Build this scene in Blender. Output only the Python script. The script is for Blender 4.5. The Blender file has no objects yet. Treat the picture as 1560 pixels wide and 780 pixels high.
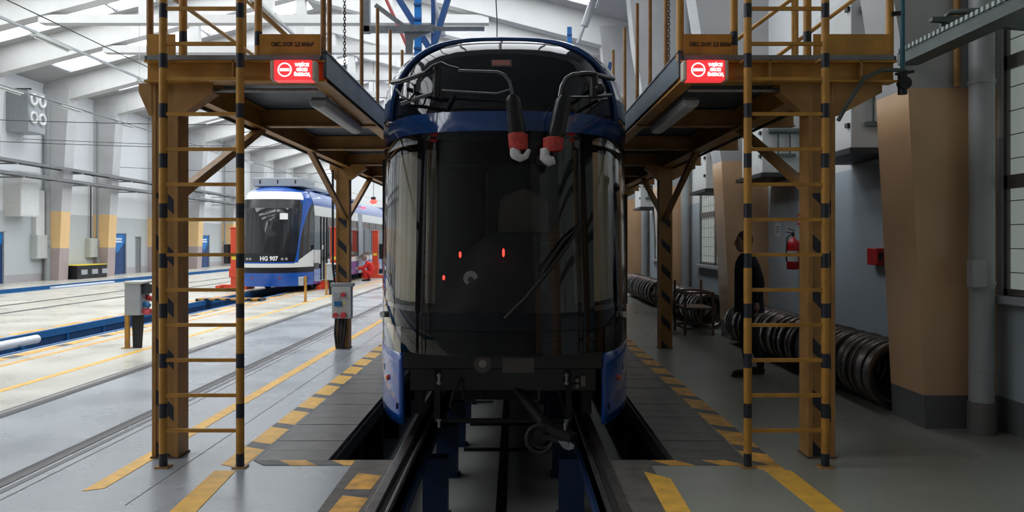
import bpy, bmesh, math, random
from mathutils import Vector, Matrix
random.seed(7)
sc = bpy.context.scene
COL = sc.collection

# ------------------------------------------------------------------ camera
H = 1.67                      # eye height
FPX = 1200.0                  # focal length in pixels of the 1560x780 frame
cam_d = bpy.data.cameras.new('camera'); cam = bpy.data.objects.new('camera', cam_d); COL.objects.link(cam)
cam.location = (0, 0, H); cam.rotation_euler = (math.radians(90), 0, 0)
cam_d.sensor_width = 36; cam_d.lens = 36 * FPX / 1560
cam_d.shift_x = -4 / 1560; cam_d.shift_y = -21 / 1560
cam_d.clip_start = 0.05; cam_d.clip_end = 300
sc.camera = cam
# ------------------------------------------------------------------ sky, exposure
SKYLIGHT = 4.7
w = bpy.data.worlds.new('overcast'); sc.world = w; w.use_nodes = True
w.node_tree.nodes['Background'].inputs[0].default_value = (0.86, 0.92, 1.0, 1)
w.node_tree.nodes['Background'].inputs[1].default_value = 1.0
sc.view_settings.view_transform = 'Standard'
sc.view_settings.look = 'None'
sc.view_settings.gamma = 1.0
sc.view_settings.use_curve_mapping = False
sc.view_settings.exposure = 0.0

# ------------------------------------------------------------------ materials
M = {}
def _nt(name):
    m = bpy.data.materials.new(name); m.use_nodes = True
    nt = m.node_tree
    return m, nt, nt.nodes['Principled BSDF']
def mat(name, col, rough=0.5, metal=0.0, var=0.0, scale=6.0, bump=0.0, bscale=40.0, emit=None, estr=0.0, coat=0.0, spec=0.5):
    m, nt, b = _nt(name)
    b.inputs['Base Color'].default_value = (*col, 1)
    b.inputs['Roughness'].default_value = rough
    b.inputs['Metallic'].default_value = metal
    b.inputs['Coat Weight'].default_value = coat
    b.inputs['Specular IOR Level'].default_value = spec
    tc = None
    if var or bump:
        tc = nt.nodes.new('ShaderNodeTexCoord')
    if var:
        n = nt.nodes.new('ShaderNodeTexNoise'); n.inputs['Scale'].default_value = scale; n.inputs['Detail'].default_value = 5
        nt.links.new(tc.outputs['Object'], n.inputs['Vector'])
        r = nt.nodes.new('ShaderNodeMapRange'); r.inputs[1].default_value = 0.3; r.inputs[2].default_value = 0.7
        r.inputs[3].default_value = 1 - var; r.inputs[4].default_value = 1 + var * 0.6
        nt.links.new(n.outputs[0], r.inputs[0])
        x = nt.nodes.new('ShaderNodeVectorMath'); x.operation = 'SCALE'; x.inputs[0].default_value = col
        nt.links.new(r.outputs[0], x.inputs['Scale']); nt.links.new(x.outputs[0], b.inputs['Base Color'])
    if bump:
        n2 = nt.nodes.new('ShaderNodeTexNoise'); n2.inputs['Scale'].default_value = bscale
        nt.links.new(tc.outputs['Object'], n2.inputs['Vector'])
        bp = nt.nodes.new('ShaderNodeBump'); bp.inputs['Strength'].default_value = bump; bp.inputs['Distance'].default_value = 0.02
        nt.links.new(n2.outputs[0], bp.inputs['Height']); nt.links.new(bp.outputs[0], b.inputs['Normal'])
    if emit:
        b.inputs['Emission Color'].default_value = (*emit, 1); b.inputs['Emission Strength'].default_value = estr
    M[name] = m
    return m
def zones(name, stops, rough=0.5, var=0.06, scale=1.5, axis=2):
    """paint zones by height: stops = [(z_from, colour), ...] in object coordinates"""
    m, nt, b = _nt(name)
    tc = nt.nodes.new('ShaderNodeTexCoord'); sp = nt.nodes.new('ShaderNodeSeparateXYZ')
    nt.links.new(tc.outputs['Object'], sp.inputs[0])
    cur = None
    for z, c in stops:
        if cur is None:
            rgb = nt.nodes.new('ShaderNodeRGB'); rgb.outputs[0].default_value = (*c, 1); cur = rgb.outputs[0]; continue
        g = nt.nodes.new('ShaderNodeMath'); g.operation = 'GREATER_THAN'; g.inputs[1].default_value = z
        nt.links.new(sp.outputs[axis], g.inputs[0])
        mx = nt.nodes.new('ShaderNodeMix'); mx.data_type = 'RGBA'
        nt.links.new(g.outputs[0], mx.inputs[0]); nt.links.new(cur, mx.inputs[6]); mx.inputs[7].default_value = (*c, 1)
        cur = mx.outputs[2]
    n = nt.nodes.new('ShaderNodeTexNoise'); n.inputs['Scale'].default_value = scale; n.inputs['Detail'].default_value = 6
    nt.links.new(tc.outputs['Object'], n.inputs['Vector'])
    r = nt.nodes.new('ShaderNodeMapRange'); r.inputs[1].default_value = 0.3; r.inputs[2].default_value = 0.7
    r.inputs[3].default_value = 1 - var; r.inputs[4].default_value = 1 + var
    nt.links.new(n.outputs[0], r.inputs[0])
    x = nt.nodes.new('ShaderNodeVectorMath'); x.operation = 'SCALE'
    nt.links.new(cur, x.inputs[0]); nt.links.new(r.outputs[0], x.inputs['Scale']); nt.links.new(x.outputs[0], b.inputs['Base Color'])
    b.inputs['Roughness'].default_value = rough
    M[name] = m
    return m
def stripes(name, ca, cb, period, dark, kx=0.0, zmin=-9, zmax=99, off=0.0, rough=0.45):
    """yellow paint with dark bands painted across it (object z, slanted by kx)"""
    m, nt, b = _nt(name)
    N = nt.nodes.new; L = nt.links.new
    tc = N('ShaderNodeTexCoord'); sp = N('ShaderNodeSeparateXYZ'); L(tc.outputs['Object'], sp.inputs[0])
    mu = N('ShaderNodeMath'); mu.operation = 'MULTIPLY_ADD'; mu.inputs[1].default_value = kx; L(sp.outputs[0], mu.inputs[0]); L(sp.outputs[2], mu.inputs[2])
    ad = N('ShaderNodeMath'); ad.operation = 'ADD'; ad.inputs[1].default_value = 50 * period + off; L(mu.outputs[0], ad.inputs[0])
    mo = N('ShaderNodeMath'); mo.operation = 'MODULO'; mo.inputs[1].default_value = period; L(ad.outputs[0], mo.inputs[0])
    lt = N('ShaderNodeMath'); lt.operation = 'LESS_THAN'; lt.inputs[1].default_value = dark; L(mo.outputs[0], lt.inputs[0])
    a = N('ShaderNodeMath'); a.operation = 'GREATER_THAN'; a.inputs[1].default_value = zmin; L(sp.outputs[2], a.inputs[0])
    c = N('ShaderNodeMath'); c.operation = 'LESS_THAN'; c.inputs[1].default_value = zmax; L(sp.outputs[2], c.inputs[0])
    p = N('ShaderNodeMath'); p.operation = 'MULTIPLY'; L(a.outputs[0], p.inputs[0]); L(c.outputs[0], p.inputs[1])
    q = N('ShaderNodeMath'); q.operation = 'MULTIPLY'; L(p.outputs[0], q.inputs[0]); L(lt.outputs[0], q.inputs[1])
    n = N('ShaderNodeTexNoise'); n.inputs['Scale'].default_value = 9; n.inputs['Detail'].default_value = 6; L(tc.outputs['Object'], n.inputs['Vector'])
    r = N('ShaderNodeMapRange'); r.inputs[1].default_value = 0.35; r.inputs[2].default_value = 0.7; r.inputs[3].default_value = 0.8; r.inputs[4].default_value = 1.08
    L(n.outputs[0], r.inputs[0])
    mx = N('ShaderNodeMix'); mx.data_type = 'RGBA'; L(q.outputs[0], mx.inputs[0]); mx.inputs[6].default_value = (*ca, 1); mx.inputs[7].default_value = (*cb, 1)
    x = N('ShaderNodeVectorMath'); x.operation = 'SCALE'; L(mx.outputs[2], x.inputs[0]); L(r.outputs[0], x.inputs['Scale'])
    L(x.outputs[0], b.inputs['Base Color']); b.inputs['Roughness'].default_value = rough
    M[name] = m
    return m
def glass(name, tint, rough=0.02, ior=1.5):
    m = bpy.data.materials.new(name); m.use_nodes = True; nt = m.node_tree; nt.nodes.clear()
    o = nt.nodes.new('ShaderNodeOutputMaterial'); t = nt.nodes.new('ShaderNodeBsdfTransparent'); g = nt.nodes.new('ShaderNodeBsdfGlossy')
    f = nt.nodes.new('ShaderNodeFresnel'); x = nt.nodes.new('ShaderNodeMixShader')
    t.inputs[0].default_value = (*tint, 1); g.inputs[0].default_value = (1, 1, 1, 1); g.inputs['Roughness'].default_value = rough
    f.inputs[0].default_value = ior
    nt.links.new(f.outputs[0], x.inputs[0]); nt.links.new(t.outputs[0], x.inputs[1]); nt.links.new(g.outputs[0], x.inputs[2]); nt.links.new(x.outputs[0], o.inputs[0])
    M[name] = m
def chequer(name, col):
    m, nt, b = _nt(name)
    N = nt.nodes.new; L = nt.links.new
    tc = N('ShaderNodeTexCoord'); mp = N('ShaderNodeMapping'); mp.inputs['Rotation'].default_value = (0, 0, math.radians(45)); L(tc.outputs['Object'], mp.inputs[0])
    ck = N('ShaderNodeTexChecker'); ck.inputs['Scale'].default_value = 45; L(mp.outputs[0], ck.inputs[0])
    bp = N('ShaderNodeBump'); bp.inputs['Strength'].default_value = 0.7; bp.inputs['Distance'].default_value = 0.004; L(ck.outputs[1], bp.inputs['Height']); L(bp.outputs[0], b.inputs['Normal'])
    n = N('ShaderNodeTexNoise'); n.inputs['Scale'].default_value = 5; n.inputs['Detail'].default_value = 6; L(tc.outputs['Object'], n.inputs['Vector'])
    r = N('ShaderNodeMapRange'); r.inputs[1].default_value = 0.3; r.inputs[2].default_value = 0.7; r.inputs[3].default_value = 0.7; r.inputs[4].default_value = 1.3; L(n.outputs[0], r.inputs[0])
    x = N('ShaderNodeVectorMath'); x.operation = 'SCALE'; x.inputs[0].default_value = col; L(r.outputs[0], x.inputs['Scale']); L(x.outputs[0], b.inputs['Base Color'])
    b.inputs['Roughness'].default_value = 0.42; b.inputs['Metallic'].default_value = 0.4
    M[name] = m
def floor_mat(name, col, rough):
    m, nt, b = _nt(name)
    N = nt.nodes.new; L = nt.links.new
    tc = N('ShaderNodeTexCoord')
    n = N('ShaderNodeTexNoise'); n.inputs['Scale'].default_value = 0.9; n.inputs['Detail'].default_value = 8; L(tc.outputs['Object'], n.inputs['Vector'])
    n2 = N('ShaderNodeTexNoise'); n2.inputs['Scale'].default_value = 30; n2.inputs['Detail'].default_value = 4; L(tc.outputs['Object'], n2.inputs['Vector'])
    r = N('ShaderNodeMapRange'); r.inputs[1].default_value = 0.3; r.inputs[2].default_value = 0.7; r.inputs[3].default_value = 0.86; r.inputs[4].default_value = 1.08; L(n.outputs[0], r.inputs[0])
    r2 = N('ShaderNodeMapRange'); r2.inputs[1].default_value = 0.25; r2.inputs[2].default_value = 0.5; r2.inputs[3].default_value = 0.88; r2.inputs[4].default_value = 1.0; L(n2.outputs[0], r2.inputs[0])
    mu = N('ShaderNodeMath'); mu.operation = 'MULTIPLY'; L(r.outputs[0], mu.inputs[0]); L(r2.outputs[0], mu.inputs[1])
    x = N('ShaderNodeVectorMath'); x.operation = 'SCALE'; x.inputs[0].default_value = col; L(mu.outputs[0], x.inputs['Scale']); L(x.outputs[0], b.inputs['Base Color'])
    rr = N('ShaderNodeMapRange'); rr.inputs[1].default_value = 0.3; rr.inputs[2].default_value = 0.7; rr.inputs[3].default_value = rough * 0.8; rr.inputs[4].default_value = rough * 1.3; L(n.outputs[0], rr.inputs[0])
    L(rr.outputs[0], b.inputs['Roughness'])
    M[name] = m

YEL = (0.49, 0.235, 0.035); NAVY = (0.012, 0.016, 0.028)
mat('yellow', YEL, 0.45, var=0.25, scale=7)
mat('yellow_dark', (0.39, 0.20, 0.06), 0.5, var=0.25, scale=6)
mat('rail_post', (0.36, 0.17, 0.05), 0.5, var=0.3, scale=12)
stripes('striped_tube', YEL, NAVY, 0.37, 0.107)
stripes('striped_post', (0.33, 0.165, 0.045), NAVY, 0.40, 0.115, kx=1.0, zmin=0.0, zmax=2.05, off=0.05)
stripes('striped_rail_tube', YEL, NAVY, 0.43, 0.11, off=-3.18 + 0.43 * 8)
mat('navy_paint', NAVY, 0.5)
mat('deck_plate', (0.095, 0.125, 0.155), 0.5, 0.2, var=0.2, scale=4)
mat('deck_edge', (0.09, 0.095, 0.105), 0.45, 0.4, var=0.3, scale=8)
mat('zinc', (0.34, 0.36, 0.38), 0.42, 0.6, var=0.15, scale=12)
mat('zinc_dull', (0.20, 0.205, 0.215), 0.5, 0.3, var=.25, scale=5)
mat('tray_grey', (0.20, 0.205, 0.21), 0.5, .2, var=.15)
mat('grey_paint', (0.36, 0.38, 0.40), 0.5, var=0.08)
mat('light_grey_box', (0.52, 0.54, 0.52), 0.5, var=0.06)
mat('white_box', (0.68, 0.69, 0.68), 0.55, var=0.06)
mat('dark_rubber', (0.012, 0.012, 0.014), 0.65)
mat('cable', (0.02, 0.021, 0.024), 0.6)
mat('black_steel', (0.014, 0.014, 0.017), 0.45, 0.3, var=0.2)
mat('underframe', (0.008, 0.008, 0.010), 0.6, 0.2, var=0.3)
mat('lamp_grey', (0.45, 0.46, 0.48), 0.35)
mat('white_tube', (0.85, 0.87, 0.90), 0.3)
mat('roof_concrete', (0.40, 0.40, 0.40), 0.8, var=0.10, scale=0.6)
mat('frame_concrete', (0.58, 0.58, 0.575), 0.75, var=0.06, scale=1.2)
mat('skylight_pane', (0.9, 0.9, 0.9), 0.5, emit=(0.93, 0.97, 1.0), estr=SKYLIGHT)
mat('window_pane', (0.30, 0.33, 0.32), 0.15, var=0.15, scale=3, emit=(0.72, 0.82, 0.76), estr=0.20)
mat('window_frame', (0.14, 0.13, 0.125), 0.45)
mat('rail_steel', (0.16, 0.14, 0.125), 0.36, 0.8, var=0.3, scale=14)
mat('rail_groove', (0.035, 0.032, 0.035), 0.6)
mat('street_rail', (0.07, 0.065, 0.068), 0.45, 0.6, var=.2)
mat('joint', (0.15, 0.15, 0.16), 0.6)
mat('paint_yellow', (0.80, 0.44, 0.055), 0.5, var=0.22, scale=9)
mat('paint_yellow_worn', (0.72, 0.36, 0.05), 0.5, var=0.45, scale=7)
mat('paint_black', (0.10, 0.095, 0.095), 0.55, var=0.4, scale=9)
floor_mat('floor_grey', (0.335, 0.36, 0.39), 0.26)
floor_mat('floor_cream', (0.55, 0.53, 0.46), 0.30)
floor_mat('floor_right', (0.265, 0.27, 0.228), 0.32)
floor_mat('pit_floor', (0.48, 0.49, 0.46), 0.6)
mat('concrete_dirty', (0.12, 0.105, 0.09), 0.55, var=0.45, scale=6)
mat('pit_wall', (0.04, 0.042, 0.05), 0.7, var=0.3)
mat('blue_steel', (0.012, 0.035, 0.11), 0.45, var=0.15)
mat('blue_edge', (0.02, 0.13, 0.34), 0.4, var=0.12)
mat('blue_panel', (0.012, 0.05, 0.14), 0.4, var=0.12)
chequer('chequer', (0.105, 0.098, 0.092))
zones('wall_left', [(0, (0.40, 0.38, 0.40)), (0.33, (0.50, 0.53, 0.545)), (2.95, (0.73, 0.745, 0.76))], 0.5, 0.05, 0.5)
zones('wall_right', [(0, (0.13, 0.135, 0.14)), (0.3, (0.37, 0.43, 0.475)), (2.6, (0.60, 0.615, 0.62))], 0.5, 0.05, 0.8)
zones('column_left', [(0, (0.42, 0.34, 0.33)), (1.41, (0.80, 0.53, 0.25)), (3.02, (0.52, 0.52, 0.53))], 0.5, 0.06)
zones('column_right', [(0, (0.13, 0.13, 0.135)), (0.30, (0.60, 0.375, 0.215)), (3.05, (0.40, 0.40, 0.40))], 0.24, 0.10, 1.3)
mat('wall_dark', (0.20, 0.205, 0.21), 0.7, var=.2, scale=1.0)
mat('door_blue', (0.008, 0.045, 0.16), 0.4); mat('door_blue_light', (0.01, 0.19, 0.55), 0.4)
mat('door_grey', (0.20, 0.21, 0.22), 0.5)
mat('white_print', (0.85, 0.87, 0.88), 0.5)
mat('stencil', (0.05, 0.03, 0.015), 0.6)
mat('red_paint', (0.46, 0.012, 0.014), 0.35)
mat('red_jack', (0.72, 0.075, 0.03), 0.4, var=0.08)
mat('red_cloth', (0.62, 0.022, 0.018), 0.8, var=0.1, bump=0.2, bscale=15)
mat('sign_red', (0.7, 0.03, 0.03), 0.4, emit=(1.0, 0.05, 0.06), estr=0.85)
mat('sign_white', (0.9, 0.9, 0.9), 0.4, emit=(1, 0.97, 0.94), estr=1.6)
mat('sign_cap', (0.62, 0.56, 0.46), 0.45)
mat('tram_black', (0.006, 0.007, 0.011), 0.05, spec=0.4)
mat('tram_satin', (0.010, 0.010, 0.012), 0.3)
mat('tram_blue', (0.008, 0.052, 0.20), 0.12, coat=0.8)
mat('tram_blue_bright', (0.010, 0.085, 0.40), 0.18, coat=0.5)
mat('tram_white', (0.72, 0.73, 0.71), 0.25, coat=0.3)
mat('tram_grey', (0.30, 0.33, 0.37), 0.4)
mat('tram_side', (0.085, 0.085, 0.09), 0.12, 0.5, coat=0.5)
mat('tram_side_glass', (0.020, 0.022, 0.025), 0.06, coat=0.4)
mat('tram_brown_band', (0.12, 0.095, 0.08), 0.35, var=0.2)
glass('windscreen', (0.66, 0.67, 0.66))
glass('quarter_glass', (0.80, 0.79, 0.75))
glass('lens_glass', (0.22, 0.22, 0.22))
mat('cab_dark', (0.05, 0.052, 0.056), 0.6)
mat('cab_wall', (0.22, 0.24, 0.25), 0.6)
mat('cream_cloth', (0.70, 0.65, 0.54), 0.8)
mat('seat_cloth', (0.66, 0.60, 0.50), 0.85)
mat('red_glow', (0.8, 0.02, 0.02), 0.3, emit=(1.0, 0.06, 0.04), estr=3.0)
mat('wiper', (0.006, 0.006, 0.007), 0.35)
mat('tape_red', (0.50, 0.045, 0.035), 0.6, var=0.3, scale=40, bump=0.4, bscale=60)
mat('wrap_white', (0.62, 0.60, 0.60), 0.7, bump=0.4, bscale=30)
mat('dark_metal', (0.16, 0.16, 0.17), 0.22, 0.9)
mat('chrome', (0.6, 0.6, 0.6), 0.15, 1.0)
mat('plate_grey', (0.17, 0.145, 0.13), 0.6)
mat('sticker', (0.42, 0.40, 0.38), 0.5); mat('sticker_red', (0.45, 0.18, 0.15), 0.5)
mat('headlamp', (0.5, 0.5, 0.5), 0.15, 0.6)
mat('orange_led', (0.8, 0.12, 0.02), 0.4)
mat('tyre_steel', (0.16, 0.135, 0.125), 0.25, 0.85, var=0.4, scale=10)
mat('man_cloth', (0.012, 0.016, 0.028), 0.85); mat('skin', (0.38, 0.21, 0.15), 0.6); mat('hair', (0.05, 0.042, 0.042), 0.8); mat('shoe', (0.015, 0.013, 0.012), 0.5)
mat('hair_grey', (0.25, 0.19, 0.16), 0.8)
mat('pipe_grey', (0.34, 0.355, 0.36), 0.32, var=0.06)
mat('green_steel', (0.085, 0.105, 0.10), 0.45, 0.4, var=0.2)
mat('perforated', (0.30, 0.34, 0.33), 0.4, 0.5)
mat('teal_pipe', (0.015, 0.10, 0.14), 0.4)
mat('heater_white', (0.52, 0.53, 0.52), 0.5, var=0.06)
mat('heater_dark', (0.015, 0.015, 0.016), 0.6)
mat('paper', (0.55, 0.57, 0.58), 0.7)
mat('wood_brown', (0.16, 0.09, 0.055), 0.6, var=0.3)
mat('blue_jack', (0.01, 0.16, 0.50), 0.4, var=0.1); mat('blue_brace', (0.02, 0.07, 0.21), 0.4)
mat('red_hose', (0.42, 0.07, 0.07), 0.5)
mat('label_yellow', (0.8, 0.62, 0.05), 0.5); mat('socket_blue', (0.02, 0.14, 0.34), 0.4); mat('socket_red', (0.55, 0.05, 0.06), 0.4)
mat('green_sign', (0.02, 0.25, 0.09), 0.5)
mat('rust', (0.12, 0.075, 0.055), 0.7, var=0.4)

# ------------------------------------------------------------------ mesh helpers
class MB:
    def __init__(s): s.v = []; s.f = []; s.sm = []
    def add(s, vs, fs, sm=False):
        b = len(s.v); s.v += [tuple(p) for p in vs]
        for f in fs: s.f.append([b + i for i in f]); s.sm.append(sm)
        return s
    def box(s, x0, x1, y0, y1, z0, z1):
        return s.add([(x0,y0,z0),(x1,y0,z0),(x1,y1,z0),(x0,y1,z0),(x0,y0,z1),(x1,y0,z1),(x1,y1,z1),(x0,y1,z1)],
                     [(3,2,1,0),(4,5,6,7),(0,1,5,4),(1,2,6,5),(2,3,7,6),(3,0,4,7)])
    def bar(s, p0, p1, w, h, up=(0,0,1)):
        p0 = Vector(p0); p1 = Vector(p1); d = (p1 - p0).normalized(); u = Vector(up)
        if abs(d.dot(u)) > 0.98: u = Vector((0,1,0))
        a = d.cross(u).normalized() * w / 2; c = a.cross(d).normalized() * h / 2
        vs = [p + sx * a + sz * c for p in (p0, p1) for sx, sz in ((-1,-1),(1,-1),(1,1),(-1,1))]
        return s.add(vs, [(3,2,1,0),(4,5,6,7),(0,1,5,4),(1,2,6,5),(2,3,7,6),(3,0,4,7)])
    def cyl(s, p0, p1, r, n=12, r2=None, caps=True):
        p0 = Vector(p0); p1 = Vector(p1); r2 = r if r2 is None else r2
        d = (p1 - p0).normalized(); a = d.orthogonal().normalized(); c = d.cross(a)
        vs = []
        for p, q in ((p0, r), (p1, r2)):
            for i in range(n):
                t = 2 * math.pi * i / n; vs.append(p + a * (q * math.cos(t)) + c * (q * math.sin(t)))
        s.add(vs, [(i, (i+1) % n, n + (i+1) % n, n + i) for i in range(n)], True)
        if caps: s.add(vs, [tuple(range(n-1, -1, -1)), tuple(range(n, 2*n))])
        return s
    def tube(s, pts, r, n=8, caps=True):
        P = [Vector(p) for p in pts]; rings = []
        a = None
        for i, p in enumerate(P):
            d = ((P[i+1] if i < len(P)-1 else p) - (P[i-1] if i else p)).normalized()
            if a is None: a = d.orthogonal().normalized()
            else: a = (a - d * a.dot(d)).normalized()
            c = d.cross(a); rr = r[i] if isinstance(r, (list, tuple)) else r
            rings.append([p + a * (rr * math.cos(2*math.pi*k/n)) + c * (rr * math.sin(2*math.pi*k/n)) for k in range(n)])
        vs = [v for q in rings for v in q]; fs = []
        for i in range(len(P)-1):
            for k in range(n):
                fs.append((i*n+k, i*n+(k+1) % n, (i+1)*n+(k+1) % n, (i+1)*n+k))
        s.add(vs, fs, True)
        if caps: s.add(vs, [tuple(range(n-1, -1, -1)), tuple(range((len(P)-1)*n, len(P)*n))])
        return s
    def prism(s, poly, axis, a, b):
        def P(q, t):
            return {'x': (t, q[0], q[1]), 'y': (q[0], t, q[1]), 'z': (q[0], q[1], t)}[axis]
        n = len(poly); vs = [P(q, a) for q in poly] + [P(q, b) for q in poly]
        return s.add(vs, [tuple(range(n-1,-1,-1)), tuple(range(n, 2*n))] + [(i, (i+1) % n, n+(i+1) % n, n+i) for i in range(n)])
    def lathe(s, prof, o=(0,0,0), axis='z', n=24, closed=False):
        """prof = [(r, h)]"""
        vs = []
        for r, h in prof:
            for i in range(n):
                t = 2*math.pi*i/n; x, y = r*math.cos(t), r*math.sin(t)
                q = {'z': (x, y, h), 'y': (x, h, y), 'x': (h, x, y)}[axis]
                vs.append((q[0]+o[0], q[1]+o[1], q[2]+o[2]))
        m = len(prof); fs = []
        for j in range(m if closed else m-1):
            for i in range(n):
                k = (j+1) % m
                fs.append((j*n+i, j*n+(i+1) % n, k*n+(i+1) % n, k*n+i))
        s.add(vs, fs, True)
        return s
    def ball(s, c, r, n=10, sx=1, sy=1, sz=1):
        prof = [(r*math.sin(math.pi*j/n) + 1e-5, -r*math.cos(math.pi*j/n)) for j in range(n+1)]
        b = len(s.v); s.lathe(prof, n=n+2)
        for i in range(b, len(s.v)):
            x, y, z = s.v[i]; s.v[i] = (c[0]+x*sx, c[1]+y*sy, c[2]+z*sz)
        return s
    def obj(s, name, m, parent=None, bevel=0.0, kind=None, fix=True):
        me = bpy.data.meshes.new(name); me.from_pydata(s.v, [], s.f)
        me.polygons.foreach_set('use_smooth', s.sm)
        if fix:
            bm = bmesh.new(); bm.from_mesh(me); bmesh.ops.recalc_face_normals(bm, faces=bm.faces); bm.to_mesh(me); bm.free()
        me.update()
        me.materials.append(M[m] if isinstance(m, str) else m)
        o = bpy.data.objects.new(name, me); COL.objects.link(o)
        if parent: o.parent = parent
        if bevel:
            b = o.modifiers.new('bevel', 'BEVEL'); b.width = bevel; b.segments = 2; b.limit_method = 'ANGLE'
        if kind: o['kind'] = kind
        return o
def tag(o, label, cat, group=None):
    o['label'] = label; o['category'] = cat
    if group: o['group'] = group
    return o
def thing(name, label, cat, group=None):
    o = bpy.data.objects.new(name, None); COL.objects.link(o); o.empty_display_size = 0.2
    return tag(o, label, cat, group)
def settle(root, base):
    """parts were built in world coordinates: put the thing's origin at its base"""
    T = Matrix.Translation(-Vector(base)); root.location = base
    def go(o):
        for c in o.children:
            if c.type == 'MESH': c.data.transform(T)
            go(c)
    go(root); return root
def origin(o):
    """single mesh built in world coordinates: origin to the middle of its bottom"""
    vs = [v.co for v in o.data.vertices]
    b = Vector(((min(v.x for v in vs)+max(v.x for v in vs))/2, (min(v.y for v in vs)+max(v.y for v in vs))/2, min(v.z for v in vs)))
    o.data.transform(Matrix.Translation(-b)); o.location = b
    for c in o.children: c.data.transform(Matrix.Translation(-b))
    return o
def copy_tree(o, parent=None):
    c = o.copy(); COL.objects.link(c)
    if parent: c.parent = parent
    for ch in list(o.children): copy_tree(ch, c)
    return c
def struct(o): o['kind'] = 'structure'; return o
def text(name, s, size, m, parent, loc, rot=(math.pi/2, 0, 0), depth=0.001, align='CENTER', sx=1.0, bold=0.0):
    cu = bpy.data.curves.new(name, 'FONT'); cu.body = s; cu.size = size; cu.align_x = align; cu.align_y = 'CENTER'; cu.extrude = depth; cu.offset = bold; cu.resolution_u = 2
    t = bpy.data.objects.new(name + '_tmp', cu); COL.objects.link(t)
    dg = bpy.context.evaluated_depsgraph_get(); me = bpy.data.meshes.new_from_object(t.evaluated_get(dg))
    bpy.data.objects.remove(t)
    me.transform(Matrix.Translation(loc) @ Matrix.Rotation(rot[2], 4, 'Z') @ Matrix.Rotation(rot[0], 4, 'X') @ Matrix.Diagonal((sx, 1, 1, 1)))
    me.materials.clear(); me.materials.append(M[m])
    o = bpy.data.objects.new(name, me); COL.objects.link(o); o.parent = parent
    return o
def lerp(tab, x):
    if x <= tab[0][0]: return tab[0][1]
    for (a, b), (c, d) in zip(tab, tab[1:]):
        if x <= c: return b + (d - b) * (x - a) / (c - a)
    return tab[-1][1]
def px(x, y, Y):
    """point seen at pixel x, y, standing at depth Y"""
    s = FPX / Y
    return Vector(((x - 784) / s, Y, H - (y - 369) / s))

# ================================================================== SETTING
XL, XR, Y0, Y1 = -20.6, 4.32, -5.0, 76.0
C = -0.10                              # middle of the near track
PL0, PL1, PR0, PR1 = -2.0, -1.43, 1.22, 1.78      # walkway plates beside the pit
YP = 6.03                              # where the side pits begin
YE = 34.0                              # where they end
PZ = -0.80
def slab(name, m, x0, x1, y0, y1, z=0.0, t=0.25):
    return MB().box(x0, x1, y0, y1, z - t, z).obj(name, m)
fl = struct(slab('floor', 'floor_grey', -5.0, PL0, Y0, Y1))
MB().box(PL0, -0.90, Y0, YP, -0.25, 0).obj('floor_slab', 'floor_grey', fl)
MB().box(PL0, 1.78, YE, Y1, -0.25, 0).obj('floor_slab', 'floor_grey', fl)
MB().box(0.70, 1.78, Y0, YP, -0.25, 0).obj('floor_slab', 'floor_right', fl)
MB().box(1.78, XR + 0.3, Y0, Y1, -0.25, 0).obj('floor_slab', 'floor_right', fl)
BP0, BP1 = -8.75, -7.52               # blue edged pit of the other tram
BQ0, BQ1 = -17.7, -16.5
MB().box(BP1, -5.0, Y0, Y1, -0.25, 0).obj('floor_slab', 'floor_cream', fl)
MB().box(BQ1, BP0, Y0, Y1, -0.25, 0).obj('floor_slab', 'floor_cream', fl)
MB().box(XL - 0.3, BQ0, Y0, Y1, -0.25, 0).obj('floor_slab', 'floor_cream', fl)
# pits
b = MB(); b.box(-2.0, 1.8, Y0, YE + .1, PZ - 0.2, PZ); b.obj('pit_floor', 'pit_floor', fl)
b = MB(); b.box(-2.2, -2.0, YP, YE, PZ, -0.25); b.box(1.78, 1.98, YP, YE, PZ, -0.25)
b.box(-2.0, -0.93, YP - 0.2, YP, PZ, -0.0255 - 0.22); b.box(0.72, 1.78, YP - 0.2, YP, PZ, -0.25)
b.box(-1.1, -0.90, Y0, YP, PZ, -0.25); b.box(0.70, 0.9, Y0, YP, PZ, -0.25); b.box(-2.0, 1.8, YE, YE + 0.2, PZ, -0.25)
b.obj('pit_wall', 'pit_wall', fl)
b = MB(); b.box(C - 0.045 - .03, C + 0.025, Y0, YE, PZ, PZ + 0.006); b.obj('drain_channel', 'underframe', fl)
b = MB(); b.box(C - 0.5, C + 0.5, 9.3, 9.36, PZ, PZ + 0.03); b.box(C - 0.5, C + 0.5, 10.6, 10.66, PZ, PZ + 0.03); b.obj('pit_kerb', 'underframe', fl)
for x0, x1 in ((BP0, BP1), (BQ0, BQ1)):
    b = MB(); b.box(x0 - 0.2, x1 + 0.2, Y0, Y1, -1.25, -1.0); b.obj('pit_floor', 'pit_floor', fl)
    b = MB(); b.box(x0 - 0.15, x0 - 0.03, Y0, Y1, -1.0, -0.25); b.box(x1 + 0.03, x1 + 0.15, Y0, Y1, -1.0, -0.25); b.obj('pit_wall', 'blue_panel', fl)
    MB().box(x0, x0 + .02, Y0, Y1, -1.0, -.10).obj('pit_wall_panel', 'blue_panel', fl)
    b = MB(); b.box(x0 - 0.03, x0 + 0.04, Y0, Y1, -0.10, 0.03); b.box(x0 - .03, x0 + 0.10, Y0, Y1, -0.52, -0.40)
    b.box(x1 - 0.04, x1 + 0.03, Y0, Y1, -0.3, 0.012); b.obj('pit_edge_beam', 'blue_edge', fl)
rb = MB().box(0, 0.05, -0.02, 0.02, -0.42, -0.09).obj('pit_edge_rib', 'blue_edge', fl)
for i in range(26):
    o = rb if i == 0 else rb.copy()
    if i: COL.objects.link(o)
    o.location = (BP0, 8.6 + i * 1.35, 0)
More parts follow.
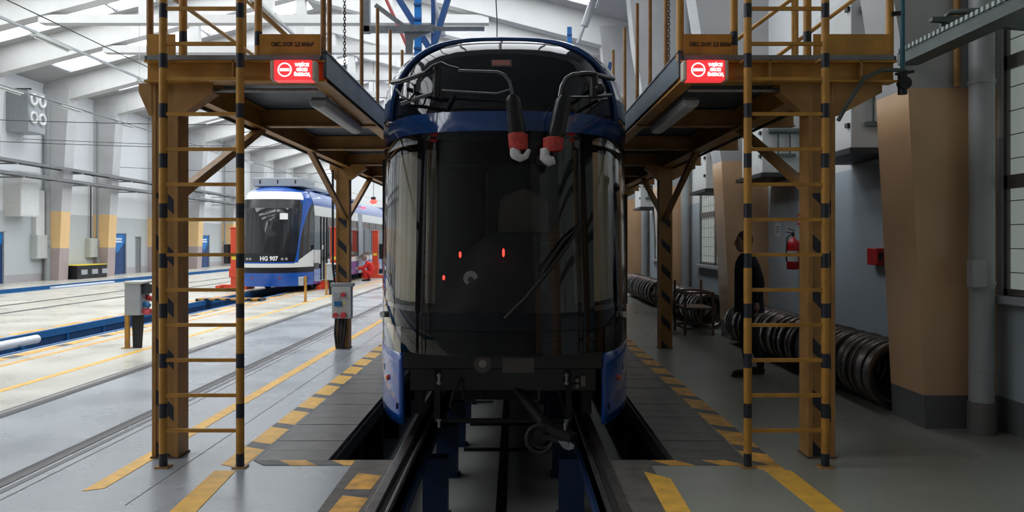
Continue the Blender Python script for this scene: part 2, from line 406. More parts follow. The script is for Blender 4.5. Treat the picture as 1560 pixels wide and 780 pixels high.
# dirty concrete beside the near rails
MB().box(-1.22, -0.89, 2.0, YP, 0, 0.004).obj('worn_concrete_edge', 'concrete_dirty', fl)
MB().box(0.69, 1.02, 2.0, YP, 0, 0.004).obj('worn_concrete_edge', 'concrete_dirty', fl)
# near rails: head with groove
for sx in (-1, 1):
    xc = C + sx * 0.755; i_ = xc - sx * 0.075
    b = MB(); b.box(min(xc, xc + sx*.07) , max(xc, xc + sx*.07), 1.5, YE, -0.17, 0.012)
    b.box(min(i_, i_ + sx*.025), max(i_, i_ + sx*.025), 1.5, YE, -0.17, 0.004)
    o = b.obj('rail', 'rail_steel', fl, bevel=0.006)
    b = MB(); b.box(min(xc, i_) , max(xc, i_), 1.5, YE, -0.17, -0.03); b.obj('rail_groove', 'rail_groove', fl)
    x0, x1 = sorted((xc - sx * 0.10, xc + sx * 0.09))
    MB().box(x0, x1, 1.5, YE, -0.26, -0.171).obj('rail_bearer', 'blue_steel', fl)
# posts carrying the rails over the pit
pp = MB(); pp.box(-0.11, 0.11, -0.09, 0.09, PZ, -0.26); pp.box(-0.13, 0.13, -0.11, 0.11, PZ, PZ + 0.02)
proto = None
for sx in (-1, 1):
    for k in range(2, 12):
        if proto is None: proto = o = pp.obj('rail_support_post', 'blue_steel', fl)
        else: o = proto.copy(); COL.objects.link(o)
        o.location = (C + sx * 0.61, 4.6 + k * 1.25, 0)
# embedded rails of the other tracks
for xr, wd in ((-3.53, 0.06), (-4.96, 0.06), (-12.0, 0.06), (-13.43, 0.06)):
    MB().box(xr - .035, xr + .035, 2.0, Y1, 0, 0.004)  .obj('rail', 'street_rail', fl)
    sg = 1 if xr in (-3.53, -12.0) else -1
    MB().box(min(xr - sg*.035, xr - sg*.09), max(xr - sg*.035, xr - sg*.09), 2.0, Y1, 0, 0.003).obj('rail_groove', 'rail_groove', fl)
    MB().box(min(xr + sg*.07, xr + sg*.12), max(xr + sg*.07, xr + sg*.12), 2.0, Y1, 0, 0.0025).obj('rail_seal', 'joint', fl)
MB().box(-3.335, -3.323, 3.0, 30, 0, 0.002).obj('floor_joint', 'joint', fl)
MB().box(-2.475, -2.468, 5.0, 20, 0, 0.002).obj('floor_joint', 'joint', fl)
# yellow lines
def quad(name, m, pts, z=0.003):
    v = [(x, y, z) for x, y in pts] + [(x, y, 0) for x, y in pts]
    return MB().add(v, [(0,1,2,3), (7,6,5,4), (0,4,5,1), (1,5,6,2), (2,6,7,3), (3,7,4,0)]).obj(name, m, fl)
quad('yellow_line', 'paint_yellow', [(-2.90, 5.28), (-2.78, 5.34), (-2.78, 30), (-2.90, 30)])
quad('yellow_line', 'paint_yellow', [(-2.02, 3.0), (-1.83, 3.0), (-2.035, YP - .28), (-2.19, YP - .28)], 0.0035)
quad('yellow_line', 'paint_yellow', [(1.93, 3.6), (2.07, 3.6), (2.02, YP - .27), (1.83, YP - .27)])
quad('yellow_line', 'paint_yellow', [(-5.82, 7.0), (-5.72, 7.0), (-5.72, 40), (-5.82, 40)])
for k in range(24):       # worn dashes along the blue pit
    y = 9 + k * 1.3
    quad('yellow_dash', 'paint_yellow_worn', [(-7.40, y), (-7.22, y), (-7.22, y + 1.0), (-7.40, y + 1.0)])
    quad('dark_dash', 'paint_black', [(-7.40, y + 1.0), (-7.22, y + 1.0), (-7.22, y + 1.28), (-7.40, y + 1.28)], 0.0028)
    if k < 14: quad('yellow_dash', 'paint_yellow_worn', [(-9.15, y), (-8.97, y), (-8.97, y + 1.0), (-9.15, y + 1.0)])
quad('yellow_line', 'paint_yellow_worn', [(-6.98, 7), (-6.88, 7), (-6.88, 34), (-6.98, 34)], 0.002)
# hazard border beside the plates (yellow blocks and slanted dark gaps)
for side in (-1, 1):
    xi, xo = (PL0 - 0.012, PL0 - 0.20) if side < 0 else (PR1 + 0.012, PR1 + 0.20)
    sk = 0.10 if side < 0 else -0.12
    y = YP - 0.22
    for k in range(26):
        yl, dl = (0.52, 0.17) if side < 0 else (0.50, 0.20)
        a, c_ = y, y + yl
        quad('hazard_yellow', 'paint_yellow' if side < 0 else 'paint_yellow_worn', [(xi, a), (xo, a + sk), (xo, c_ + sk), (xi, c_)][::side], 0.0035)
        quad('hazard_dark', 'paint_black', [(xi, c_), (xo, c_ + sk), (xo, c_ + dl + sk), (xi, c_ + dl)][::side], 0.003)
        y = c_ + dl
# hazard border across the near end of the side pits
for x0, x1, n in ((-2.0, -1.0, 5), (0.85, 1.80, 5)):
    d = (x1 - x0) / n
    for k in range(n):
        a = x0 + k * d; s_ = -0.12 if x0 < 0 else -0.12
        quad('hazard_yellow' if k % 2 else 'hazard_dark', 'paint_yellow_worn' if k % 2 else 'paint_black', [(a - s_, YP - .14), (a + d - s_, YP - .14), (a + d, YP - .005), (a, YP - .005)], 0.0038)
# yellow and dark blocks beside the left rail, solid bar beside the right one
for k in range(6):
    y = YP - 0.36 - k * 0.50
    quad('hazard_yellow', 'paint_yellow_worn', [(-1.15, y - .36), (-0.97, y - .36), (-0.95, y - .05), (-1.13, y + .01)], 0.0055)
    quad('hazard_dark', 'paint_black', [(-1.16, y - .50), (-0.96, y - .50), (-0.97, y - .36), (-1.15, y - .36)], 0.005)
quad('yellow_line', 'paint_yellow', [(0.92, 3.0), (1.06, 3.0), (1.10, 5.55), (0.94, 5.72)], 0.0055)

# walkway of loose chequer plates beside the pit
for side, x0, x1 in ((-1, PL0, PL1), (1, PR0, PR1)):
    rt = thing('plate_walkway', 'walkway of dark chequer plates along the pit, on the tracks side of the hall' if side < 0 else 'walkway of dark chequer plates along the pit, on the wheel tyres side', 'walkway')
    pm = MB().box(x0 + .004, x1 - .004, 0.004, 0.296, -0.035, 0.0)
    first = None
    for k in range(40):
        if first is None: first = o = pm.obj('plate', 'chequer', rt)
        else: o = first.copy(); COL.objects.link(o)
        o.location = (0, YP + 0.3 * k, random.uniform(-0.004, 0.0))
    pm = MB().box(x0, x1, YP + 12, YE, -0.035, -0.002); pm.obj('plate_run', 'chequer', rt)
    e = x1 if side < 0 else x0
    b = MB(); b.box(e - .02, e + .02, YP, YE, -0.16, -0.036); b.box(x0, x0 + .05, YP, YE, -.16, -.036); b.box(x1 - .05, x1, YP, YE, -.16, -.036)
    for k in range(12): b.box((x0+x1)/2 - .25, (x0+x1)/2 + .25, YP + .3 + k * 1.2, YP + .36 + k * 1.2, PZ, -.036)
    b.obj('support_frame', 'black_steel', rt)

# ---------------------------------------------------------------- walls
def wall_holes(name, m, x0, x1, holes, z1):
    """wall along Y with rectangular openings (y0, y1, z0, z1)"""
    b = MB(); y = Y0
    for h0, h1, a, c_ in sorted(holes):
        if h0 > y: b.box(x0, x1, y, h0, -0.2, z1)
        if a > 0: b.box(x0, x1, h0, h1, -0.2, a)
        b.box(x0, x1, h0, h1, c_, z1); y = h1
    b.box(x0, x1, y, Y1, -0.2, z1)
    return struct(b.obj(name, m))
DL = [(30.2, 31.8, 0, 2.12), (40.1, 41.8, 0, 2.16), (42.75, 43.45, 0, 2.0), (51.6, 53.2, 0, 2.16), (63.0, 64.4, 0, 2.16)]
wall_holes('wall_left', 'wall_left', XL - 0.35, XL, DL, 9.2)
WR = [(1.6, 6.99, 1.20, 6.0), (14.3, 18.45, 1.16, 3.9), (20.6, 24.4, 1.16, 3.9)]
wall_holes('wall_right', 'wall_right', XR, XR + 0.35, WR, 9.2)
struct(MB().box(XL - .35, XR + .35, Y1, Y1 + .3, -0.2, 12.4).obj('wall_back', 'wall_left'))
struct(MB().box(XL - .35, XR + .35, Y0 - .3, Y0, -0.2, 12.4).obj('wall_front', 'wall_dark'))  # unseen wall behind the camera, its tone set for the windscreen reflection
# blue doors
for i, (a, c_, z0, z1) in enumerate(DL):
    d = struct(MB().box(XL - .12, XL - .06, a, c_, 0, z1).obj('door_%d' % (i+1), 'door_grey' if i == 2 else 'door_blue'))
    fr = MB(); fr.box(XL - .06, XL + .01, a, a + .05, 0, z1); fr.box(XL - .06, XL + .01, c_ - .05, c_, 0, z1); fr.box(XL - .06, XL + .01, a, c_, z1 - .05, z1); fr.obj('door_frame', 'grey_paint', d)
    if i == 2: continue
    ym = (a + c_) / 2
    MB().add([(XL - .055, a + .05, z1 - .06), (XL - .055, c_ - .05, z1 - .06), (XL - .055, c_ - .05, z1 - .45), (XL - .055, ym, z1 - 1.05), (XL - .055, a + .05, z1 - .45)], [(0,1,2,3,4)]).obj('door_chevron', 'door_blue_light', d)
    b = MB(); b.box(XL - .056, XL - .050, ym - .35, ym + .45, z1 - .36, z1 - .28); b.box(XL - .056, XL - .050, ym - .35, ym + .45, z1 - .50, z1 - .42); b.obj('door_lettering', 'white_print', d)
    MB().cyl((XL - .06, a + .2, 1.05), (XL + .02, a + .2, 1.05), 0.03).obj('door_handle', 'chrome', d)
# windows on the right wall
for i, (a, c_, z0, z1) in enumerate(WR):
    wn = struct(thing('window_%d' % (i+1), '', '')); del wn['label']; del wn['category']
    fx0, fx1 = XR + .02, XR + .09
    n = 4 if i == 0 else 3; rows = [z0, z0 + 1.13, z1] if i else [z0, 2.20, 3.25, 4.6, z1]
    b = MB()
    for k in range(n + 1):
        y = a + (c_ - a) * k / n; b.box(fx0, fx1, max(a, y - .05), min(c_, y + .05), z0, z1)
    for z in rows: b.box(fx0, fx1, a, c_, max(z0, z - .06), min(z1, z + .06))
    b.obj('window_frame', 'window_frame', wn)
    for k in range(n):
        for z, zz in zip(rows, rows[1:]):
            pa = MB().box(fx0 + .03, fx0 + .04, a + (c_-a)*k/n + .05, a + (c_-a)*(k+1)/n - .05, z + .06, zz - .06).obj('pane', 'window_pane', wn)
            if (i == 0 and k == n - 1) or i == 1 and k == n - 1:     # wires in the near wired-glass panes
                g = MB(); ya, yb = a + (c_-a)*k/n + .05, a + (c_-a)*(k+1)/n - .05
                q = ya + .2
                while q < yb: g.box(fx0 + .026, fx0 + .03, q, q + .008, z + .06, zz - .06); q += .21
                q = z + .2
                while q < zz - .06: g.box(fx0 + .026, fx0 + .03, ya, yb, q, q + .008); q += .21
                g.obj('glass_wires', 'window_frame', pa)
    MB().box(XR - .12, XR + .1, a - .05, c_ + .03, z0 - .06, z0).obj('window_sill', 'grey_paint', wn)

# ---------------------------------------------------------------- frames, columns, roof
FY = [-4.4, 1.4, 7.05, 13.4, 19.4, 25.4, 29.4, 34.4, 38.5, 44.2, 49.4, 55.4, 61.4, 67.4, 73.4]
RX, SL, EZ = -8.14, 0.26, 7.65
def zb(x): return EZ + SL * (min(x - XL, XR - x))
for i, y in enumerate(FY):
    fw = 0.62
    # right column: leans towards the hall with height
    if y < 62:
        near = {7.05: 'beside the red alarm box and wall window', 13.4: 'behind the walking man, beyond the fire extinguisher', 19.4: 'beside the small steel rack', 25.4: 'at the far end of the tyre row', 1.4: 'behind the wired window'}
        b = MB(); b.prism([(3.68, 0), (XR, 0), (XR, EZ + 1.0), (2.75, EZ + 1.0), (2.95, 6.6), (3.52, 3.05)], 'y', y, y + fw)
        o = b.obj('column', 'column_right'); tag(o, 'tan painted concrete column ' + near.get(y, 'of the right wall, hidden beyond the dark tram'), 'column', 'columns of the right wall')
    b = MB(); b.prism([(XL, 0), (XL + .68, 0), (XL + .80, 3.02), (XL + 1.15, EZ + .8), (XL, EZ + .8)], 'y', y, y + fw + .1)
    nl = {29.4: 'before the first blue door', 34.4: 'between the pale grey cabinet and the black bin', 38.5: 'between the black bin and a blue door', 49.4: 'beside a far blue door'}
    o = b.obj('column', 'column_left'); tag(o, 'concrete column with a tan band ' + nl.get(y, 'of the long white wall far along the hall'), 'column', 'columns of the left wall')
    # gable beam with collar tie and post
    b = MB()
    b.prism([(XL, zb(XL)), (RX, zb(RX)), (XR, zb(XR)), (XR, zb(XR) + .95), (RX, zb(RX) + .95), (XL, zb(XL) + .95)], 'y', y + .06, y + fw - .06)
    rf = thing('roof_frame', 'white concrete gable beam with a collar tie under the roof', 'roof beam', 'gable beams of the hall roof')
    b.obj('rafter', 'frame_concrete', rf)
    zt = 8.78; xl, xr = XL + (zt + .25 - EZ) / SL - .15, XR - (zt + .25 - EZ) / SL + .15
    MB().box(xl, xr, y + .12, y + fw - .12, zt, zt + .27).obj('collar_tie', 'frame_concrete', rf)
    for xx in (RX - 3.9, RX + 0.1, RX + 4.0):
        MB().box(xx - .17, xx + .17, y + .16, y + fw - .16, zt + .27, zb(xx) + .1).obj('tie_post', 'frame_concrete', rf)
    settle(rf, (RX, y, EZ))
# roof: slabs with transverse skylight strips in every bay
roof = struct(thing('ceiling', '', '')); del roof['label']; del roof['category']
YB = [Y0] + FY[1:] + [Y1]
npane = 0
for i, (ya, yb) in enumerate(zip(YB, YB[1:])):
    la = yb - ya; s0, s1 = ya + la * 0.30, yb - la * 0.10
    for side in (-1, 1):
        def zr(x): return zb(x) + .95
        xe, xk = (XL - .35, RX) if side < 0 else (XR + .35, RX)
        lit = yb > 9 or side < 0 and yb > 0  # near left strip added to brighten the foreground, near right slope kept closed
        xa, xc = (XL + 1.4, RX - .5) if side < 0 else (2.6, RX + .5)  # right strips lengthened towards the eave for more light
        def strip(b, x0, x1, y0, y1, t=.18):
            x0, x1 = sorted((x0, x1))
            b.add([(x0, y0, zr(x0)), (x1, y0, zr(x1)), (x1, y1, zr(x1)), (x0, y1, zr(x0)), (x0, y0, zr(x0)+t), (x1, y0, zr(x1)+t), (x1, y1, zr(x1)+t), (x0, y1, zr(x0)+t)],
                  [(3,2,1,0),(4,5,6,7),(0,1,5,4),(1,2,6,5),(2,3,7,6),(3,0,4,7)])
        b = MB()
        if lit:
            strip(b, xe, xk, ya, s0); strip(b, xe, xk, s1, yb); strip(b, xe, xa, s0, s1); strip(b, xc, xk, s0, s1)
        else: strip(b, xe, xk, ya, yb)
        b.obj('roof_slab', 'roof_concrete', roof)
        if lit:
            npane += 1
            wn = struct(thing('window_%d' % (10 + npane), '', '')); del wn['label']; del wn['category']
            n = 7; d = (xc - xa) / n
            for k in range(n):
                b = MB(); x0, x1 = sorted((xa + d*k + .04*side*-1*0, xa + d*(k+1)))
                x0 += .05; x1 -= .05
                b.add([(x0, s0, zr(x0)+.12), (x1, s0, zr(x1)+.12), (x1, s1, zr(x1)+.12), (x0, s1, zr(x0)+.12)], [(3,2,1,0)])
                b.obj('pane', 'skylight_pane', wn, fix=False)
            b = MB()
            for k in range(n + 1):
                x = xa + d*k; b.bar((x, s0, zr(x)+.10), (x, s1, zr(x)+.10), .1, .12)
            b.obj('glazing_bars', 'grey_paint', wn)

# ================================================================== TRAMS
GT = [(0,0), (.2,.008), (.35,.03), (.5,.075), (.65,.15), (.76,.235), (.85,.34), (.92,.46), (.98,.60), (1.05,.80), (1.12,1.05), (1.17,1.28), (1.2,1.5)]
NT = [(.1,.0), (.7,-.02), (1.1,0.0), (2.0,.10), (2.6,.17), (2.78,.22), (3.1,.36), (3.3,.49), (3.42,.62), (3.50,.80), (3.54,1.0)]
WT = [(.1,1.2), (2.7,1.2), (2.95,1.19), (3.1,1.165), (3.25,1.11), (3.36,1.03), (3.44,.93), (3.50,.80), (3.54,.62)]
AT = [(.1,1.0), (2.5,1.0), (3.0,.80), (3.54,.50)]
def smooth(tab, x, h=0.03): return (lerp(tab, x-h) + 2*lerp(tab, x) + lerp(tab, x+h)) / 4
def nose(t, z, off=0.0):
    wz = smooth(WT, z); x = t * wz
    return (x * (1 + off * .6), smooth(NT, z) + smooth(GT, abs(t) * 1.2) * lerp(AT, z) - off, z)
def grid(b, fn, nu, nv):
    vs = [fn(i / nu, j / nv) for j in range(nv + 1) for i in range(nu + 1)]
    fs = [(j*(nu+1)+i, j*(nu+1)+i+1, (j+1)*(nu+1)+i+1, (j+1)*(nu+1)+i) for j in range(nv) for i in range(nu)]
    b.add(vs, fs, True); return b
def patch(b, t0, t1, z0, z1, nu=16, nv=8, off=0.0):
    """piece of the nose skin; z0, z1, t0, t1 may be functions (of t / of v)"""
    def fn(u, v):
        a = t0(v) if callable(t0) else t0; c_ = t1(v) if callable(t1) else t1
        t = a + (c_ - a) * u
        p = z0(t) if callable(z0) else z0; q = z1(t) if callable(z1) else z1
        return nose(t, p + (q - p) * v, off)
    return grid(b, fn, nu, nv)
def section(z): return smooth(WT, z)
def hull(b, y0, y1, z0, z1, nz=10, sides=(-1, 1), off=0.0, ny=1):
    """side of the body behind the nose"""
    for s in sides:
        def fn(u, v):
            z = z0 + (z1 - z0) * v
            ys = smooth(NT, z) + 1.5 * lerp(AT, z) if y0 is None else y0
            return (s * (section(z) + off), ys + (y1 - ys) * u, z)
        grid(b, fn, ny, nz)
    return b
def roofcap(b, y1):
    z = 3.54
    def fn(u, v):
        t = -1 + 2 * u; x = t * section(z)
        y = smooth(NT, z) + smooth(GT, abs(t) * 1.2) * lerp(AT, z)
        return (x, y + (y1 - y) * v, z + .05 * (1 - t*t) * min(1, v * 3))
    return grid(b, fn, 20, 6)
def wheel_pair(root, y, r=.31):
    for s in (-1, 1):
        b = MB(); b.lathe([(.06, -.06), (r - .05, -.06), (r, -.05), (r, .04), (r + .02, .05), (r + .02, .07), (.06, .07)], o=(s * .745, y, r + .012), axis='x', n=28)
        b.obj('wheel', 'black_steel', root)
    MB().cyl((-.72, y, r), (.72, y, r), .06).obj('axle', 'black_steel', root)

# ---- the dark tram over the near pit
YT = 6.30
tr = thing('tram', 'black fronted tram with blue band and taped folded mirrors over the near pit', 'tram')
A = lambda X: X / 1.2
EDGE = 1.0
# roof visor panel, rim and blue band
TR = .845
def rimz(t): return 2.755 + .755 * max(0.0, 1 - (min(abs(t), TR) / TR) ** 4.5) ** .42
patch(MB(), -TR, TR, 2.755, rimz, 60, 14, -.012).obj('front_visor', 'tram_black', tr)
b = MB(); patch(b, -TR, TR, rimz, 3.54, 60, 6); patch(b, -1, -TR, 2.755, 3.54, 8, 14); patch(b, TR, 1, 2.755, 3.54, 8, 14)
roofcap(b, 22.0); hull(b, None, 22.0, 2.55, 3.54, 12); b.obj('roof_shell', 'tram_blue', tr)
pts = []
for k in range(61):
    t = -TR * math.copysign(abs(math.cos(math.pi * k / 60)) ** .4, math.cos(math.pi * k / 60)); pts.append(nose(t, rimz(t) if abs(t) < TR * .9999 else 2.755, .004))
MB().tube(pts, .026, 8).obj('visor_rim', 'tram_blue', tr)
patch(MB(), -1, 1, 2.585, 2.755, 48, 3, .004).obj('blue_band', 'tram_blue', tr)
patch(MB(), -1, 1, 2.53, 2.585, 48, 2).obj('windscreen_header', 'tram_black', tr)
# glazing
ws = patch(MB(), A(-.63), A(.65), 1.10, 2.53, 24, 10).obj('windscreen', 'windscreen', tr)
for s, nm in ((-1, 0), (1, 1)):
    a, c_ = (A(.63), A(.72)) if s < 0 else (A(.65), A(.76))
    patch(MB(), s*a, s*c_, 1.10, 2.53, 4, 8, .003).obj('windscreen_pillar', 'tram_black', tr)
    patch(MB(), s*c_, s*A(1.085), 1.14, 2.50, 10, 10).obj('quarter_window', 'quarter_glass', tr)
    b = MB(); patch(b, s*c_, s*A(1.085), 2.50, 2.53, 8, 1); patch(b, s*A(1.085), s*1.0, .95, 2.53, 6, 10); patch(b, s*c_, s*A(1.085), 1.10, 1.14, 8, 1)
    b.obj('corner_post', 'tram_side', tr)
    # curtain hung inside the quarter window
    b = MB()
    def fold(u, v, s=s, c_=c_):
        t = (c_ - .10) + (A(1.12) - c_ + .10) * u
        x, y, z = nose(s * t, 1.16 + 1.30 * v, -.10)
        k = .014 * math.sin(u * 34 + .8 * math.sin(3 * v))
        return (x - s*k*.6, y + k + .02, z)
    grid(b, fold, 40, 10); b.obj('curtain', 'cream_cloth', tr)
patch(MB(), -1.0*A(1.1), A(1.1), .955, 1.10, 40, 4, .006).obj('lower_screen_band', 'tram_black', tr)
# headlamp band: smoked cover, lamps behind it
patch(MB(), A(-.86), A(.86), .76, .95, 32, 4, .004).obj('headlamp_cover', 'lens_glass', tr)
hb = patch(MB(), A(-.86), A(.86), .74, .96, 32, 3, -.07).obj('headlamp_housing', 'tram_satin', tr)
for s in (-1, 1):
    for X, z, r in ((.76, .885, .034), (.74, .815, .022)):
        x, y, z = nose(s * A(X), z, -.03)
        MB().lathe([(.003, .0), (r*.6, .01), (r, .03), (r*1.05, .05)], o=(x, y - .015, z), axis='y', n=16).obj('lamp', 'headlamp', hb)
    for z in (.835, .885):
        b = MB(); b.tube([nose(s * A(X), z, -.025) for X in (.33, .42, .5, .58)], .007, 6); b.obj('lamp_strip', 'plate_grey', hb)
# side skirts: grey top, blue below
for s in (-1, 1):
    b = MB(); patch(b, s*A(.86), s, .735, .955, 10, 4); hull(b, None, 22.0, .735, .955, 2, (s,)); b.obj('side_fairing', 'tram_side', tr)
    b = MB(); patch(b, s*A(.86), s, lambda t: .12 + .10 * max(0, (.80 - abs(t))) , .735, 12, 6); hull(b, None, 9.0, .12, .735, 2, (s,))
    sk = b.obj('side_skirt', 'tram_blue_bright', tr)
    md = sk.modifiers.new('thick', 'SOLIDIFY'); md.thickness = .03; md.offset = -1
    x, y, z = nose(s*A(1.02), .47, .004); MB().ball((x, y, z), .022, 8, 1, .6, 1.2).obj('side_marker_lamp', 'orange_led', sk)
    x, y, z = nose(s*A(.90), .25, .003)
    b = MB(); b.box(x - .008, x + .008, y - .012, y + .004, z, z + .05); b.obj('skirt_latch', 'black_steel', sk)
    x, y, z = nose(s*A(1.06), 1.02, .006); MB().cyl((x - s*-.0, y + .01, z), (x + s*.03, y - .04, z), .028, 12).obj('camera_button', 'light_grey_box', tr)
# body sides
b = MB(); hull(b, None, 22.0, .955, 2.55, 6); b.obj('body_side', 'tram_side', tr)
b = MB(); hull(b, 9.0, 22.0, .25, .735, 2); b.obj('body_skirt', 'tram_blue', tr)
MB().box(-1.19, 1.19, 21.95, 22, .25, 3.5).obj('body_end', 'tram_black', tr)
for s in (-1, 1):
    b = MB()
    for ya, yb in ((2.05, 2.75), (3.0, 4.3), (4.4, 5.7), (6.1, 8.2), (8.4, 10.5)):
        b.box(s*1.20 - .004, s*1.20 + .012, ya, yb, 1.15, 2.42)
    b.obj('side_glazing', 'tram_side_glass', tr)
b = MB(); b.box(1.19, 1.235, 1.62, 1.68, 1.05, 2.15); b.box(1.19, 1.235, 1.9, 1.96, 1.05, 2.05); b.obj('door_grab_strip', 'dark_rubber', tr)
b = MB(); b.box(-1.225, -1.19, 1.60, 1.66, .3, 2.5); b.obj('door_grab_strip', 'dark_rubber', tr)
b = MB(); b.box(-1.235, -1.19, 2.2, 2.24, 1.25, 1.33); b.obj('door_button', 'dark_rubber', tr)
# cab interior
b = MB(); b.box(-.80, .80, .55, 1.1, .90, .98); b.box(-1.0, 1.0, 1.1, 2.6, .90, .98); b.obj('cab_floor', 'cab_dark', tr)
b = MB(); b.box(-1.17, 1.17, 2.45, 2.5, .9, 2.75); b.obj('cab_rear_wall', 'cab_wall', tr)
b = MB(); b.box(-.72, .72, .5, 1.45, 2.54, 2.58); b.box(-1.05, 1.05, 1.45, 2.5, 2.54, 2.58); b.obj('cab_ceiling', 'cab_dark', tr)
b = MB(); b.box(-.62, -.24, 2.40, 2.45, .98, 2.50); b.box(-.215, -.19, 2.40, 2.45, 1.0, 2.5); b.obj('cab_door', 'cab_dark', tr)
b = MB(); b.cyl((-.20, 2.30, 1.62), (-.20, 2.30, 2.45), .014, 8); b.obj('cab_grab_pole', 'lamp_grey', tr)
b = MB(); b.box(.28, .36, .40, .44, 2.33, 2.41); b.obj('screen_sticker', 'plate_grey', tr)
def dash(u, v):
    x = -.75 + 1.5 * u
    top = 1.28 + .48 * min(1, max(0, (x + .62) / .50)) ** .8 - .05 * max(0, x - .45)
    pr = [(.16, 1.00), (.20, 1.12), (.48, top - .10), (.62, top - .02), (.80, top), (1.0, top - .03), (1.0, 1.0)]
    k = v * (len(pr) - 1); i = min(int(k), len(pr) - 2); f = k - i
    return (x, lerp([(q, p[0]) for q, p in enumerate(pr)], k) + smooth(GT, abs(x)) , lerp([(q, p[1]) for q, p in enumerate(pr)], k))
db = grid(MB(), dash, 24, 18).obj('dashboard', 'cab_dark', tr)
def onscreen(xp, yp, Y):                    # local point of the tram
    p = px(xp, yp, Y); return (p.x - C, p.y - YT, p.z)
for xp, yp, h in ((701, 388, .034), (767, 385, .046), (676, 423, .026)):
    x, y, z = onscreen(xp, yp, 6.62)
    MB().ball((x, y, z), .011, 8, 1, 1, h / .011 * .8).obj('red_spot', 'red_glow', db)  # small glowing red spots behind the windscreen
x, y, z = onscreen(717, 424, 6.66); o = MB().cyl((x, y, z), (x, y + .02, z), .062, 24).obj('round_sensor', 'white_print', db)
MB().cyl((x, y - .006, z - .012), (x, y + .004, z - .012), .026, 16).obj('sensor_eye', 'plate_grey', o)
# driver's seat
def seat(u, v):
    a = u * 2 * math.pi; rx = .27 * (1 - .10 * v) if v < .8 else .27 * .92 * math.sqrt(max(0.0, 1 - ((v - .8) / .2) ** 2 * .98))
    e = 2.6; ca, sa = math.cos(a), math.sin(a)
    return (.19 + rx * math.copysign(abs(ca) ** (2/e), ca), 1.55 + .11 * math.copysign(abs(sa) ** (2/e), sa) + .1 * v, 1.40 + .80 * v)
sb = grid(MB(), seat, 28, 14).obj('seat_back', 'seat_cloth', tr)
MB().box(-.06, .44, 1.1, 1.62, 1.28, 1.40).obj('seat_cushion', 'seat_cloth', tr, bevel=.03)
MB().cyl((.19, 1.4, .98), (.19, 1.4, 1.3), .07).obj('seat_pedestal', 'cab_dark', tr)
# wiper
b = MB()
w0 = nose(A(.62), 1.80, .035); w1 = nose(A(.35), 1.42, .03); w2 = nose(A(.02), 1.06, .04)
b.tube([w0, nose(A(.5), 1.62, .04), w1, nose(A(.18), 1.22, .045), w2], .017, 8)
b.tube([nose(A(.66), 1.84, .03), nose(A(.5), 1.70, .05), nose(A(.30), 1.45, .05)], .010, 6)
b.tube([nose(A(.62), 2.45, .012), nose(A(.635), 1.9, .014), nose(A(.645), 1.55, .012)], .010, 6)
b.obj('wiper', 'wiper', tr)
# notice on the visor
p = nose(-.012, 3.20, .004); x, y, z = p
o = MB().bar((x - .075, y - .003, z), (x + .075, y - .003, z), .006, .042).obj('visor_label', 'sticker_red', tr, bevel=.002)
MB().bar((x - .085, y, z - .002), (x + .088, y, z - .002), .006, .056).obj('visor_label_frame', 'plate_grey', tr)
# mirrors
def mp(xp, yp, Y=6.42): return onscreen(xp, yp, Y)
b = MB(); b.tube([mp(598, 126, 7.0), mp(612, 124, 6.75), mp(640, 114, 6.55), mp(658, 108, 6.5)], .022, 8)
b.tube([mp(612, 158, 6.85), mp(640, 148, 6.6), mp(660, 142, 6.5)], .018, 8); b.tube([mp(666, 103, 6.5), mp(664, 148, 6.5)], .030, 8)
b.tube([mp(648, 110, 6.5), mp(660, 100, 6.46), mp(672, 96, 6.45), mp(684, 102, 6.45), mp(698, 105, 6.45)], .014, 8)
b.tube([mp(604, 136, 6.85), mp(612, 147, 6.75), mp(624, 152, 6.7), mp(631, 143, 6.7), mp(632, 128, 6.7)], .010, 6)
ma = b.obj('mirror_arm', 'wiper', tr)
b = MB(); b.tube([mp(698, 108, 6.45), mp(730, 109, 6.43), mp(758, 110, 6.42), mp(768, 114, 6.42), mp(776, 124, 6.41), mp(780, 140, 6.4), mp(781, 150, 6.4)], .014, 8)
b.tube([mp(673, 138, 6.47), mp(720, 141, 6.45), mp(757, 143, 6.43), mp(777, 137, 6.42)], .010, 8); b.obj('mirror_tube', 'dark_metal', ma)
def housing(xa, ya, xb, yb, wa, wb, Y):
    def fn(u, v):
        a = u * 2 * math.pi; cx, cz = xa + (xb - xa) * v, ya + (yb - ya) * v
        wd = (wa + (wb - wa) * v) / 2 * (1 if .02 < v < .98 else .55)
        q = Vector(mp(cx, cz, Y)); e = 3.0; ca, sa = math.cos(a), math.sin(a)
        return (q.x + wd * math.copysign(abs(ca) ** (2/e), ca), q.y + .07 * math.copysign(abs(sa) ** (2/e), sa), q.z)
    return grid(MB(), fn, 20, 12)
mh = housing(781, 146, 789, 210, .115, .155, 6.38).obj('mirror_housing', 'tram_satin', tr)
housing(789, 203, 790, 229, .165, .15, 6.36).obj('red_tape', 'tape_red', mh)
b = MB(); b.tube([mp(783, 226, 6.33), mp(786, 236, 6.32), mp(793, 241, 6.32), mp(801, 238, 6.32), mp(806, 228, 6.33)], [.036, .046, .034, .026, .018], 10); b.ball(mp(785, 233, 6.33), .055, 10, .8, .8, 1); b.obj('white_wrap', 'wrap_white', mh)
b = MB(); b.tube([mp(934, 120, 6.95), mp(915, 116, 6.6), mp(897, 112, 6.45), mp(884, 113, 6.43)], .022, 8); b.tube([mp(905, 112, 6.5), mp(904, 148, 6.5)], .035, 8)
b.tube([mp(930, 145, 6.9), mp(912, 147, 6.6), mp(900, 147, 6.5)], .018, 8); b.ball(mp(913, 135, 6.5), .05, 8); b.tube([mp(903, 148, 6.47), mp(870, 148, 6.42)], .010, 6)
